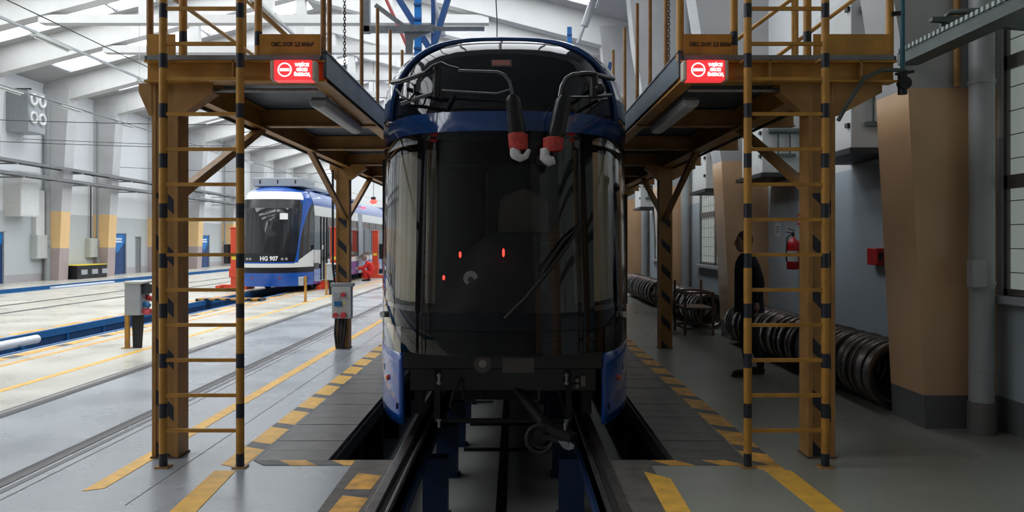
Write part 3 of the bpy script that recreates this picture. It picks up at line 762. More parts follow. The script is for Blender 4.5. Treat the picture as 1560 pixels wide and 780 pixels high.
ma = b.obj('mirror_arm', 'wiper', tr)
b = MB(); b.tube([mp(884, 112, 6.43), mp(872, 113, 6.42), mp(862, 119, 6.41), mp(855, 131, 6.4), mp(852, 147, 6.4)], .014, 8); b.obj('mirror_tube', 'dark_metal', ma)
mh = housing(860, 146, 846, 212, .13, .155, 6.38).obj('mirror_housing', 'tram_satin', tr)
housing(843, 209, 842, 231, .17, .16, 6.36).obj('red_tape', 'tape_red', mh)
b = MB(); b.tube([mp(830, 227, 6.33), mp(830, 240, 6.32), mp(838, 246, 6.32), mp(845, 244, 6.32)], [.038, .046, .044, .03], 10); b.obj('white_wrap', 'wrap_white', mh)
# bare front end below the lamps
b = MB(); b.box(-.84, .84, .33, .75, .60, .755); b.box(-.80, .80, .42, .9, .40, .60); b.obj('bumper_beam', 'tram_satin', tr, bevel=.01)
x, y, z = -.17, .325, .645
o = MB().cyl((x, y, z), (x, y + .02, z), .074, 24).obj('round_cover', 'plate_grey', tr); MB().cyl((x, y - .008, z + .005), (x, y, z + .005), .034, 16).obj('cover_boss', 'sticker', o)
MB().box(-.002, .262, .31, .335, .575, .70).obj('cover_plate', 'plate_grey', tr)
for s in (-1, 1):
    b = MB(); b.bar((s*.56, .42, .60), (s*.56, .42, .14), .05, .05); b.bar((s*.72, .5, .6), (s*.72, .5, .2), .08, .1); b.obj('bumper_hanger', 'underframe', tr)
    b = MB(); b.cyl((s*.54, .38, .46), (s*.54, .38, .56), .012, 8); b.cyl((s*.54, .375, .47), (s*.54, .375, .485), .022, 8); b.cyl((s*.54, .375, .535), (s*.54, .375, .55), .022, 8)
    b.obj('bolt', 'zinc', tr)
    b = MB(); b.cyl((s*.54, .38, .10), (s*.54, .38, .17), .012, 8); b.cyl((s*.54, .375, .155), (s*.54, .375, .17), .022, 8); b.obj('bolt', 'zinc', tr)
    MB().box(s*.80 - .03, s*.80 + .03, .40, .43, .60, .69).obj('lamp_bracket', 'plate_grey', tr)
b = MB(); b.box(.66, .70, .36, .42, .45, .54); b.cyl((.63, .36, .50), (.63, .40, .50), .018, 8); b.cyl((.63, .36, .45), (.63, .40, .45), .018, 8); b.obj('hose_valve', 'plate_grey', tr)
b = MB(); b.bar((-.56, .42, .15), (.56, .42, .15), .04, .03); b.obj('lower_cross_bar', 'underframe', tr)
b = MB(); b.box(-.45, .30, .55, .95, .30, .42); b.box(-.36, -.18, .45, .6, .32, .50); b.box(-.1, .12, .5, .7, .34, .5)
b.tube([(-.35, .40, .52), (-.42, .38, .40), (-.45, .38, .28), (-.40, .38, .24)], .012, 6); b.tube([(-.34, .38, .50), (-.34, .37, .35), (-.30, .37, .32), (-.08, .37, .32)], .011, 6)
b.obj('coupler_mount', 'underframe', tr)
b = MB(); b.tube([(.05, .55, .45), (.16, .40, .36), (.28, .22, .25), (.36, .05, .17)], [.05, .045, .05, .045], 10)
b.bar((.33, .08, .20), (.56, -.12, .13), .09, .06); b.bar((.34, .04, .12), (.54, -.14, .09), .06, .04); b.box(.30, .52, -.02, .08, .15, .20)
cp = b.obj('folding_coupler', 'underframe', tr)
def ring(c, R, r, n=24): return [(c[0] + R*math.cos(2*math.pi*k/n)*1.0, c[1] + .02*math.sin(2*math.pi*k/n), c[2] + R*math.sin(2*math.pi*k/n)) for k in range(n+1)]
b = MB(); b.tube(ring((.30, -.02, .10), .105, .018), .018, 8); b.tube(ring((.32, 0, .11), .085, .014), .012, 8); b.obj('coupler_hose', 'dark_rubber', cp)
b = MB(); q = [(0, 0), (.10, -.01), (.125, -.035), (.12, -.06), (.08, -.07), (.04, -.055)]
b.prism([(.44 + i, .118 + j) for i, j in q], 'y', -.16, -.14); b.obj('coupler_lug', 'zinc', cp)
MB().cyl((.19, .33, .345), (.215, .30, .33), .016, 8).obj('coupler_pin', 'zinc', cp)
MB().cyl((.50, -.05, .15), (.50, -.05, .24), .010, 8).obj('coupler_pin', 'zinc', cp)
b = MB(); b.box(-1.1, 1.1, .95, 21.9, .50, .56); b.box(-.62, .62, 1.0, 4.5, .30, .50); b.obj('underfloor_filler', 'underframe', tr)  # boxes added under the floor to block light
for y in (2.4, 4.2, 14.0, 15.8): wheel_pair(tr, y)
tr.location = (C, YT, 0.0)

# ---- the blue and white tram on the jacks
t2 = thing('tram', 'blue and white tram numbered 907 standing between orange red lifting jacks', 'tram')
LEN = 30.0
def swz(t): return .95 + .22 * max(0, (abs(t) - .45) / .55) ** 1.5        # lower swoosh
b = MB(); patch(b, -.86, .86, 3.10, 3.36, 30, 4, .01); b.obj('white_brow', 'tram_white', t2)
patch(MB(), -.80, .80, 2.80, 3.10, 28, 4).obj('destination_glass', 'tram_satin', t2)
patch(MB(), -.80, .80, 1.30, 2.80, 28, 10).obj('windscreen', 'tram_side_glass', t2)
for s in (-1, 1):
    patch(MB(), lambda v: s*(.70 + .14*v**.6), lambda v: s*(.78 + .22*v**2.2), 1.0, 3.12, 6, 16, .010).obj('blue_pillar', 'tram_blue_bright', t2)
    patch(MB(), s*.79, s*1.0, 1.02, 2.98, 8, 12, .002).obj('corner_window', 'tram_side_glass', t2)
b = MB(); patch(b, -1, 1, 2.98, 3.54, 30, 8, -.01); roofcap(b, LEN); hull(b, None, LEN, 2.95, 3.54, 8); b.obj('roof_shell', 'tram_blue_bright', t2)
patch(MB(), -.82, .82, 1.02, 1.30, 24, 3, .003).obj('lamp_panel', 'tram_satin', t2)
patch(MB(), -.84, .84, .97, 1.02, 24, 2, .005).obj('blue_lip', 'tram_blue_bright', t2)
b = MB(); patch(b, -.90, .90, .84, .97, 24, 2, .006)
for s in (-1, 1):
    patch(b, s*.70, s*1.0, .84, lambda t: .97 + .46 * ((abs(t) - .70) / .30) ** 1.2, 8, 4, .008); hull(b, None, 2.4, .90, 1.40, 2, (s,), .004)
b.obj('white_stripe', 'tram_white', t2)
b = MB(); patch(b, -1, 1, .66, .84, 24, 3, .007); hull(b, None, 2.2, .74, .95, 2, (-1, 1), .006); b.obj('black_stripe', 'tram_satin', t2)
b = MB(); patch(b, -1, 1, .22, .66, 24, 5, .004); hull(b, None, 2.5, .22, .74, 2, (-1, 1), .003); b.obj('blue_bumper', 'tram_blue_bright', t2)
for s in (-1, 1):
    for X in (.52, .64):
        x, y, z = nose(s*A(X), 1.12, .01); MB().cyl((x, y - .01, z), (x, y + .03, z), .045, 14).obj('headlamp', 'headlamp', t2)
    x, y, z = nose(s*A(.45), .50, .01); MB().cyl((x, y - .01, z), (x, y + .03, z), .03, 10).obj('marker_lamp', 'red_paint', t2)
    x, y, z = nose(s*A(1.05), .42, .015); b = MB(); b.add([(x - .10, y - .09*1.6, z), (x + s*.08, y + .1, z + .10), (x + s*.08, y + .1, z - .10), (x, y + .1, z)], [(0,1,2), (0,2,3), (0,3,1), (1,3,2)]); b.obj('bumper_vent', 'tram_satin', t2)
text('fleet_number', 'HG 907', .20, 'white_print', t2, (0.12, -.03, 1.13), sx=.9, bold=.006)
MB().box(.42, .68, .16, .18, 2.42, 2.62).obj('windscreen_notice', 'white_print', t2)
b = MB(); b.add([(.02, .15, 1.36), (.62, .20, 1.36), (.46, .17, 1.72), (.35, .16, 1.62), (.22, .15, 1.50)], [(0,1,2,3,4)]); o = b.obj('dashboard_sheet', 'white_print', t2)
md = o.modifiers.new('thick', 'SOLIDIFY'); md.thickness = .01
# side: white band, brown inner band, windows, doors, lower blue
b = MB(); hull(b, None, LEN, 2.60, 2.95, 3, (-1, 1), .002); b.obj('white_side_band', 'tram_white', t2)
b = MB(); hull(b, 3.4, LEN, 2.30, 2.60, 1, (-1, 1), .0); b.obj('door_header_band', 'tram_brown_band', t2)
b = MB(); hull(b, None, 3.4, 1.40, 2.60, 4, (-1, 1), 0); hull(b, 3.4, LEN, 1.05, 2.30, 2, (-1, 1), 0); hull(b, 2.4, 3.4, .30, 1.40, 2, (-1, 1), 0); b.obj('side_glazing', 'tram_side_glass', t2)
b = MB(); hull(b, 3.4, LEN, .85, 1.05, 1); b.obj('side_waist_band', 'tram_white', t2)
b = MB(); hull(b, 3.4, LEN, .30, .85, 1); b.obj('side_skirt', 'tram_blue_bright', t2)
for y0 in (2.45, 2.9, 3.35): MB().box(1.195, 1.225, y0, y0 + .04, .32, 2.58).obj('door_edge', 'black_steel', t2)
for y0 in (9.2, 17.6):
    b = MB(); hull(b, y0, y0 + .9, .3, 2.95, 3, (-1, 1), .015); b.box(-1.0, 1.0, y0, y0 + .9, 3.5, 3.58); b.obj('articulation', 'tram_grey', t2)
for y0, y1 in ((3.6, 4.9), (5.6, 6.6), (7.3, 8.8), (10.6, 11.8), (12.4, 13.6), (14.2, 15.4)):
    MB().box(1.19, 1.215, y0, y1, 1.12, 2.28).obj('side_window', 'tram_side_glass', t2)
    MB().box(1.19, 1.21, y1 + .04, y1 + .1, .32, 2.58).obj('door_edge', 'black_steel', t2)
MB().box(1.19, 1.23, 2.62, 2.72, 1.42, 1.56).obj('door_sticker', 'white_print', t2)
for y0 in (5.0, 9.0):
    b = MB(); b.add([(1.21, y0, .98), (1.21, y0 + 1.1, .98), (1.62, y0 + 1.1, 1.24), (1.62, y0, 1.24)], [(0,1,2,3)]); o = b.obj('open_side_flap', 'plate_grey', t2); md = o.modifiers.new('thick', 'SOLIDIFY'); md.thickness = .03
b = MB(); b.box(-.75, .95, 1.0, 2.6, 3.56, 3.86); b.obj('roof_equipment', 'tram_grey', t2, bevel=.03)
for x in (-.5, .1, .7): MB().box(x - .02, x + .02, .985, 1.0, 3.66, 3.78).obj('equipment_latch', 'black_steel', t2)
for y0 in (3.4, 5.4, 7.4): MB().box(-.8, .8, y0, y0 + 1.5, 3.56, 3.72).obj('roof_equipment', 'tram_grey', t2, bevel=.03)
b = MB(); b.box(-1.1, 1.1, .6, LEN - .2, .30, .36); b.obj('underfloor_filler', 'underframe', t2)
for y in (2.6, 4.4, 12.0, 13.8): wheel_pair(t2, y)
TX, TY = -8.13, 25.7
t2.location = (TX, TY, 0)
# rails of that track on the pit edges
for s in (-1, 1):
    MB().box(TX + s*.745 - .04, TX + s*.745 + .04, 24, Y1, -.3, .01).obj('rail', 'rail_steel', fl)

# ================================================================== WORK PLATFORMS
def hsec(b, x0, x1, y0, y1, z0, z1, t=.018):
    """upright H section, flanges on the x sides"""
    b.box(x0, x0 + t, y0, y1, z0, z1); b.box(x1 - t, x1, y0, y1, z0, z1); b.box(x0 + t, x1 - t, (y0+y1)/2 - t/2, (y0+y1)/2 + t/2, z0, z1); return b
def ibeam_x(b, x0, x1, y, z0, z1, w=.12, t=.014):
    b.box(x0, x1, y - w/2, y + w/2, z0, z0 + t); b.box(x0, x1, y - w/2, y + w/2, z1 - t, z1); b.box(x0, x1, y - t/2, y + t/2, z0 + t, z1 - t); return b
def ibeam_y(b, x, y0, y1, z0, z1, w=.12, t=.014):
    b.box(x - w/2, x + w/2, y0, y1, z0, z0 + t); b.box(x - w/2, x + w/2, y0, y1, z1 - t, z1); b.box(x - t/2, x + t/2, y0, y1, z0 + t, z1 - t); return b
ZD = 3.06; ZBm = 2.895; YPLAT = 24.0
POSTY = (6.08, 12.35, 18.6)
def platform(side):
    lab = 'yellow steel work platform on striped posts, left of the dark tram as one faces it' if side < 0 else 'yellow steel work platform with a stair rail, on the tyre row side'
    lab = 'yellow steel work platform between the dark tram and the open tracks' if side < 0 else 'yellow steel work platform between the dark tram and the tyre row wall'
    rt = thing('work_platform', lab, 'platform')
    if side < 0: xo, xi, xb, p0, p1 = -2.83, -1.45, -2.66, -2.80, -2.60
    else: xo, xi, xb, p0, p1 = 2.92, 1.265, 2.37, 2.27, 2.475
    b = lambda: MB()
    for y in POSTY:
        m = MB(); hsec(m, p0, p1, y, y + .20, 0, ZBm, .03)
        q = m.obj('post', 'yellow_dark', rt)
        MB().box(p0 + .03, p1 - .03, y + .006, y + .09, 0, ZBm).obj('post_face', 'striped_post', q)
        MB().box(p0 - .01, p1 + .01, y - .01, y + .21, 0, .014).obj('base_plate', 'rust', q)
        # haunch plates across and along
        for sx in (-1, 1):
            xs = p0 if sx < 0 else p1
            reach = .10 if (sx == side) and side < 0 else (.27 if side < 0 else (.36 if sx > 0 else .22))
            drop = .25
            m = MB(); m.prism([(xs, ZBm), (xs + sx*reach, ZBm), (xs + sx*reach, ZBm - .07), (xs + sx*.02, ZBm - drop), (xs, ZBm - drop)], 'y', y - .004, y + .016)
            m.bar((xs + sx*reach, y + .07, ZBm - .064), (xs + sx*.01, y + .07, ZBm - drop + .006), .11, .012, up=(0, 0, 1)); m.obj('gusset', 'yellow_dark', rt)
        ym = y + .1
        if y > 7:
            m = MB(); m.bar((xb, ym - .1, 2.06), (xb, ym - 2.25, 2.88), .07, .07); m.obj('knee_brace', 'yellow_dark', rt)
        m = MB(); m.bar((xb, ym + .1, 2.06), (xb, ym + 2.15, 2.88), .07, .07); m.obj('knee_brace', 'yellow_dark', rt)
    ibeam_x(MB(), xo if side < 0 else xi, xi if side < 0 else xo, 6.08, ZBm, ZD, .14).obj('front_beam', 'yellow', rt)
    m = MB()
    for x in ((-2.15, -1.70) if side < 0 else (1.95, 2.65)): m.box(x - .006, x + .006, 6.01, 6.15, ZBm, ZD)
    m.obj('web_stiffener', 'yellow_dark', rt)
    ibeam_y(MB(), xb, 6.15, YPLAT, ZBm - .05, ZD - .01, .15).obj('outer_beam', 'yellow', rt)
    ibeam_y(MB(), xi - side * -.06, 6.15, YPLAT, ZBm, ZD - .01, .12).obj('inner_beam', 'yellow', rt)
    for k in range(8):
        y = 8.25 + k * 2.05
        ibeam_x(MB(), min(xo, xi), max(xo, xi), y, ZBm - .02, ZD - .012, .12).obj('cross_beam', 'yellow_dark', rt)
    x0, x1 = min(xo, xi), max(xo, xi)
    for k in range(9):
        y0 = 6.02 + k * 2.0; MB().box(x0, x1, y0 + .004, min(y0 + 1.996, YPLAT), ZD, ZD + .035).obj('deck_plate', 'deck_plate', rt)
    # dark kick fascia on the tram side and grey front edge
    e = xi; MB().box(e - .012 , e + .012, 6.02, YPLAT, ZD - .13, ZD + .06).obj('edge_fascia', 'deck_plate', rt)
    MB().box(e - .02, e + .02, 6.0, YPLAT, ZD + .058, ZD + .072).obj('edge_angle', 'deck_edge', rt)
    MB().box(x0 + .03, x1 - .03, 6.0, 6.02, ZD, ZD + .036).obj('front_edge_plate', 'zinc_dull', rt)
    # toe boards and front guard posts
    if side < 0:
        toes = ((-2.81, -2.60), (-1.955, -1.49)); posts = ((-2.81, .026, 'rail_post'), (-2.555, .031, 'striped_rail_tube'), (-1.975, .029, 'striped_rail_tube'), (-1.475, .022, 'rail_post'))
    else:
        toes = ((1.30, 1.665), (2.29, 2.88)); posts = ((1.275, .03, 'yellow'), (1.69, .029, 'striped_rail_tube'), (2.255, .031, 'striped_rail_tube'), (2.89, .03, 'yellow'))
    for k, (a, c_) in enumerate(toes):
        tb = MB().box(a, c_, 6.035, 6.045, ZD + .036, ZD + .205).obj('toe_board', 'yellow', rt)
        if (side < 0 and k == 1) or (side > 0 and k == 0):
            text('load_stencil', 'OBC. DOP. 2,5 kN/m\u00b2', .044, 'stencil', tb, ((a + c_)/2 + .02, 6.034, ZD + .125), sx=.80, bold=.0022)
    for x, r, mm in posts:
        MB().cyl((x, 6.07, ZD - .01 if mm == 'striped_rail_tube' else ZD), (x, 6.07, 4.22), r, 12).obj('guard_post', mm, rt)
    for z in (3.68, 4.2):
        segs = ((posts[0][0], posts[1][0]), (posts[2][0], posts[3][0]))
        for a, c_ in segs: MB().cyl((a, 6.07, z), (c_, 6.07, z), .02, 8).obj('guard_rail', 'yellow', rt)
    # posts along the tram edge with hanging chains
    ys = (6.38, 7.72, 8.62, 9.5, 10.5, 11.5) if side < 0 else (6.85, 7.65, 8.45, 9.4, 10.5, 11.5)
    for y in ys: MB().cyl((xi - side*-.05 * 1, y, ZD - .15), (xi - side*-.05, y, 4.23), .02, 8).obj('edge_post', 'rail_post', rt)
    cy = 6.95 if side < 0 else 6.72
    m = MB(); z = 4.1; k = 0
    while z > ZD + .12:
        pts = [(.010*math.cos(t), .018*math.sin(t)) for t in [2*math.pi*i/8 for i in range(9)]]
        m.tube([((xi + side*.05 + (u if k % 2 else 0)), cy + (0 if k % 2 else u), z + v) for u, v in pts], .0045, 5, False); z -= .027; k += 1
    m.obj('chain', 'rust', rt)
    # outer guard rail
    xo2 = xo - side * .02
    for y in (8.2, 10.3, 12.4, 14.5, 16.6): MB().cyl((xo2, y, ZD), (xo2, y, 4.22), .02, 8).obj('guard_post', 'yellow', rt)
    if side < 0:
        for z in (3.68, 4.2): MB().cyl((xo2, 6.07, z), (xo2, 16.6, z), .02, 8).obj('guard_rail', 'yellow', rt)
        MB().cyl(px(385, 5, 7.0), px(437, 55, 7.0), .022, 8).obj('diagonal_rail', 'yellow_dark', rt)
        MB().cyl(px(405, 70, 6.6), px(440, 92, 6.6), .02, 8)
    else:
        for (xa, ya), (xc, yc) in (((1115, 66), (1215, -8)), ((1185, 85), (1320, -8))):
            a, c_ = px(xa, ya, 8.2), px(xc, yc, 8.2); c_.x = min(c_.x, 3.6); MB().cyl(a, c_, .022, 8).obj('stair_rail', 'yellow', rt)
        p = px(1212, 80, 8.2); MB().cyl((p.x, 8.2, ZD), (p.x, 8.2, 4.25), .03, 10).obj('stair_post', 'yellow', rt)
    # tray with cables under the edge
    m = MB(); m.tube([(x0 + .3 if side < 0 else x0 + .1, 6.2, ZBm - .03), (x1 - .1 if side < 0 else x1 - .6, 6.2, ZBm - .03)], .016, 8); m.obj('conduit', 'zinc', rt)
    m = MB(); m.tube([(xo - side*.12 if side < 0 else xb + .12, 6.3, ZBm - .06), (xo - side*.12 if side < 0 else xb + .12, YPLAT, ZBm - .06)], .018, 8); m.obj('cable_run', 'cable', rt)
    return settle(rt, ((p0+p1)/2, 6.1, 0))
platform(-1); platform(1)

def ladder(xa, xc, label):
    rt = thing('ladder', label, 'ladder'); y = 5.84
    for x in (xa, xc):
        MB().cyl((x, y, 0), (x, y, 4.3), .030, 14).obj('stile', 'striped_tube', rt)
        MB().cyl((x, y, ZD - .02), (x, 6.02, ZD - .02), .012, 8).obj('bracket', 'yellow_dark', rt)
        MB().box(x - .05, x + .05, y - .04, y + .05, 0, .012).obj('foot_plate', 'yellow_dark', rt)
    for k in range(16):
        z = .275 + k * .2605
        MB().bar((xa, y, z), (xc, y, z), .026, .026).obj('rung', 'yellow', rt)
    return settle(rt, ((xa+xc)/2, y, 0))
ladder(-2.605, -2.035, 'yellow ladder with dark bands up to the platform on the open tracks side')
ladder(1.728, 2.303, 'yellow ladder with dark bands in front of the walking man and tyre row')

# lit red warning signs
for x0, lab in ((-1.835, 'lit red warning sign box on the platform by the open tracks'), (1.262, 'lit red warning sign box on the platform by the tyre row')):
    rt = thing('warning_sign', lab, 'sign'); z0, z1, x1 = 2.885, 3.035, x0 + .345
    y0, y1 = 5.90, 6.005
    cap = .035
    MB().box(x0 + cap, x1 - cap, y0, y1, z0, z1).obj('sign_face', 'sign_red', rt)
    for a, c_ in ((x0, x0 + cap), (x1 - cap, x1)):
        MB().box(a, c_, y0 + .004, y1, z0, z1).obj('end_cap', 'sign_cap', rt, bevel=.014)
    cx, cz = x0 + .113, (z0+z1)/2 + .002
    m = MB(); n = 32
    vs = []; 
    for k in range(n):
        t = 2*math.pi*k/n
        for R in (.044, .053): vs.append((cx + R*math.cos(t), y0 - .002, cz + R*math.sin(t)))
    m.add(vs, [(2*k, 2*k+1, (2*k+3) % (2*n), (2*k+2) % (2*n)) for k in range(n)]); m.box(cx - .037, cx + .037, y0 - .003, y0, cz - .010, cz + .010); m.obj('no_entry_mark', 'sign_white', rt)
    for s_, dz, sx in (('WEJ\u015aCIE', .036, .82), ('GROZI', .0, .82), ('\u015aMIERCI\u0104', -.036, .82)):
        text('sign_lettering', s_, .033, 'sign_white', rt, (x0 + .242, y0 - .002, cz + dz), sx=sx, bold=.0016)
    settle(rt, (x0 + .17, 5.95, z0))
# long lamps under the platforms
for xa, lab in ((-1.64, 'long grey lamp under the platform by the open tracks'), (1.47, 'long grey lamp under the platform by the tyre row')):
    rt = thing('strip_lamp', lab, 'lamp')
    m = MB(); m.prism([(xa - .075, 2.86), (xa - .055, 2.80), (xa, 2.785), (xa + .055, 2.80), (xa + .075, 2.86)], 'y', 6.55, 8.15); m.obj('diffuser', 'lamp_grey', rt, bevel=.015)
    m = MB(); m.box(xa - .06, xa + .06, 6.6, 8.1, 2.86, 2.885); m.cyl((xa, 6.9, 2.88), (xa, 6.9, 3.06), .012, 6); m.cyl((xa, 7.8, 2.88), (xa, 7.8, 3.06), .012, 6); m.obj('housing', 'zinc', rt)
    settle(rt, (xa, 7.35, 2.785))

# socket boxes
def sockets(rt, x0, x1, y, z0, z1):
    w_ = x1 - x0
    MB().box(x0 - .02, x1 + .03, y + .0, y + .16, z1 - .04, z1 + .02).obj('lid', 'zinc', rt, bevel=.01)
    MB().box(x0, x1, y, y + .15, z0, z1 - .04).obj('box', 'light_grey_box', rt, bevel=.01)
    for fx, fz, r, mm in ((.62, .70, .034, 'socket_red'), (.22, .10, .038, 'socket_red'), (.62, .10, .046, 'socket_red')):
        x, z = x0 + w_*fx, z0 + (z1-z0)*fz
        m = MB(); m.cyl((x, y - .06, z), (x, y, z), r, 16); m.obj('socket', mm, rt)
    MB().box(x0 + .03, x0 + .03 + w_*.36, y - .02, y, z0 + (z1-z0)*.58, z0 + (z1-z0)*.76).obj('breaker_cover', 'grey_paint', rt)
    MB().box(x0 + w_*.14, x0 + w_*.50, y - .025, y, z0 + (z1-z0)*.36, z0 + (z1-z0)*.50).obj('socket', 'socket_blue', rt)
    MB().prism([(x0 + w_*.60, z0 + (z1-z0)*.42), (x0 + w_*.72, z0 + (z1-z0)*.42), (x0 + w_*.66, z0 + (z1-z0)*.52)], 'y', y - .003, y).obj('warning_label', 'label_yellow', rt)
rt = thing('socket_box', 'grey socket box with red sockets fixed on the striped platform post', 'socket box')
sockets(rt, -2.83, -2.53, 12.18, .49, 1.02)
m = MB(); 
for dx in (-.10, -.05, 0, .05): m.tube([(-2.68 + dx, 12.26, .5), (-2.70 + dx, 12.28, .25), (-2.72 + dx*.6, 12.30, .02)], .022, 6)
m.tube([(-2.80, 12.28, 1.0), (-2.84, 12.3, 1.3), (-2.84, 12.3, 2.8)], .02, 6); m.obj('cables', 'cable', rt)
MB().box(-2.80, -2.60, 12.30, 12.37, .52, .98).obj('mounting_plate', 'zinc', rt)
settle(rt, (-2.68, 12.25, .49))
def pillar(x, y, h, label, full):
    rt = thing('power_pillar', label, 'power pillar')
    m = MB(); m.box(x - .16, x - .10, y, y + .06, 0, h); m.box(x - .2, x - .05, y - .04, y + .1, 0, .012); m.obj('post', 'yellow', rt)
    if full:
        MB().box(x - .10, x + .14, y - .12, y + .22, h - .53, h - .02).obj('box', 'grey_paint', rt, bevel=.01)
        MB().box(x - .11, x + .18, y - .14, y + .24, h - .04, h).obj('lid', 'light_grey_box', rt, bevel=.01)
        for zz, yy, mm in ((h - .26, y + .1, 'socket_red'), (h - .47, y - .02, 'socket_red'), (h - .47, y + .13, 'socket_red'), (h - .36, y + .0, 'socket_blue')):
            MB().cyl((x + .14, yy, zz), (x + .24, yy - .02, zz - .03), .04, 12).obj('socket', mm, rt)
        MB().box(x + .14, x + .20, y - .08, y + .18, h - .20, h - .06).obj('breaker_cover', 'dark_rubber', rt)
        m = MB()
        for k in range(4): m.tube([(x - .05 + .05*k, y + .05, h - .5), (x - .04 + .04*k, y + .06, .3), (x - .03 + .03*k, y + .06, 0)], .028, 8)
        m.obj('cables', 'cable', rt)
    else:
        MB().box(x - .30, x - .16, y - .08, y + .12, h - .26, h - .02).obj('box', 'grey_paint', rt, bevel=.01)
    return settle(rt, (x, y, 0))
pillar(-5.98, 12.4, 1.06, 'grey socket pillar on a yellow post beside the blue edged pit', True)
pillar(-5.85, 25.0, 1.0, 'grey socket pillar on a yellow post beside the orange red jack', True)
pillar(-5.72, 22.0, .72, 'small grey box on a short yellow post before the blue and white tram', False)

# ================================================================== JACKS, PEOPLE
def jack(x, y, sx, label, h=2.16):
    rt = thing('lifting_jack', label, 'lifting jack', 'orange red lifting jacks around the blue and white tram')
    m = MB(); m.box(x - .13, x + .13, y - .12, y + .12, .1, h); m.box(x - .16, x + .16, y - .15, y + .15, h, h + .05); m.obj('column', 'red_jack', rt, bevel=.015)
    m = MB(); m.box(x - .55, x - .38, y - .45, y + .45, 0, .14); m.box(x + .38, x + .55, y - .45, y + .45, 0, .14); m.box(x - .55, x + .55, y - .14, y + .14, .02, .16); m.obj('base_frame', 'red_jack', rt, bevel=.01)
    m = MB(); m.box(x - .17, x + .17, y - .17, y + .17, .42, .75); m.box(min(x, x + sx*.7), max(x, x + sx*.7), y - .07, y + .07, .16, .28); m.obj('carriage', 'red_jack', rt, bevel=.01)
    m = MB(); m.box(x - sx*.28 - .1, x - sx*.28 + .1, y - .12, y + .12, .9, 1.6); m.obj('motor_cover', 'black_steel', rt, bevel=.02)
    m = MB(); m.box(x - .09, x + .09, y - .125, y - .12, 1.05, 1.16); m.obj('rating_label', 'label_yellow', rt)
    return settle(rt, (x, y, 0))
jack(-6.45, 28.2, -1, 'orange red lifting jack beside the cab door of the blue and white tram')
jack(-10.0, 28.2, 1, 'orange red lifting jack on the far side of the tram windscreen')
jack(-6.45, 36.5, -1, 'orange red lifting jack behind the crouching worker')
jack(-9.95, 36.5, 1, 'orange red lifting jack hidden beyond the blue and white tram')

def figure(name, label, joints, bones, mats_, loc, rz, clothing):
    """skin-modifier body: joints {name: (x, y, z, rx, ry)}"""
    names = list(joints); me = bpy.data.meshes.new(name)
    me.from_pydata([joints[n][:3] for n in names], [(names.index(a), names.index(c_)) for a, c_ in bones], [])
    o = bpy.data.objects.new(name, me); COL.objects.link(o)
    md = o.modifiers.new('skin', 'SKIN'); md.use_smooth_shade = True
    sv = me.skin_vertices[0].data if me.skin_vertices else None
    if sv is None:
        return o
    for i, n in enumerate(names):
        sv[i].radius = joints[n][3:5]; sv[i].use_root = (n == names[0])
    o.modifiers.new('sub', 'SUBSURF').levels = 2
    o.modifiers['sub'].render_levels = 2
    for mm in mats_: me.materials.append(M[mm])
    o.location = loc; o.rotation_euler = (0, 0, rz)
    return o
def skinned(name, verts, edges, radii, m, parent, sub=2):
    """mesh grown by a Skin modifier, baked to a plain mesh"""
    bm = bmesh.new(); me = bpy.data.meshes.new(name + '_cage')
    me.from_pydata(verts, edges, [])
    o = bpy.data.objects.new(name + '_cage', me); COL.objects.link(o)
    md = o.modifiers.new('skin', 'SKIN'); md.use_smooth_shade = True
    bm.from_mesh(me); lay = bm.verts.layers.skin.verify(); bm.verts.ensure_lookup_table()
    for i, r in enumerate(radii):
        bm.verts[i][lay].radius = r if isinstance(r, tuple) else (r, r); bm.verts[i][lay].use_root = (i == 0)
    bm.to_mesh(me); bm.free()
    s_ = o.modifiers.new('sub', 'SUBSURF'); s_.levels = sub
    dg = bpy.context.evaluated_depsgraph_get(); out = bpy.data.meshes.new_from_object(o.evaluated_get(dg)); bpy.data.objects.remove(o)
    out.materials.clear(); out.materials.append(M[m]); out.polygons.foreach_set('use_smooth', [True] * len(out.polygons))
    r = bpy.data.objects.new(name, out); COL.objects.link(r); r.parent = parent
    return r
def head(parent, c, face, hair_m, up=(0, 0, 1), scale=1.0, cap=True):
    """head with nose, ears, eyes, mouth and hair; face = direction it looks"""
    f = Vector(face).normalized(); u = Vector(up); s = f.cross(u).normalized(); u = s.cross(f)
    R = Matrix((s, f, u)).transposed().to_4x4(); T = Matrix.Translation(c) @ R @ Matrix.Scale(scale, 4)
    b = MB(); b.ball((0, 0, .01), .105, 14, .74, .92, 1.12); b.ball((0, .03, -.055), .075, 10, .80, .85, .85)
    b.ball((0, .102, -.012), .02, 8, .7, 1.0, 1.3)
    for e in (-1, 1): b.ball((e*.078, -.005, -.008), .026, 8, .35, .75, 1.2)
    h = b.obj('head', 'skin', parent); h.data.transform(T)
    b = MB()
    for e in (-1, 1): b.ball((e*.032, .088, .018), .011, 6)
    b.add([(-.026, .101, -.058), (.026, .101, -.058), (.022, .100, -.066), (-.022, .100, -.066)], [(0,1,2,3)]); o = b.obj('face_features', 'hair', h); o.data.transform(T)
    b = MB(); b.ball((0, -.022, .035), .112, 14, .78, .92, 1.05)
    o = b.obj('hair', hair_m, h); o.data.transform(T)
    return h
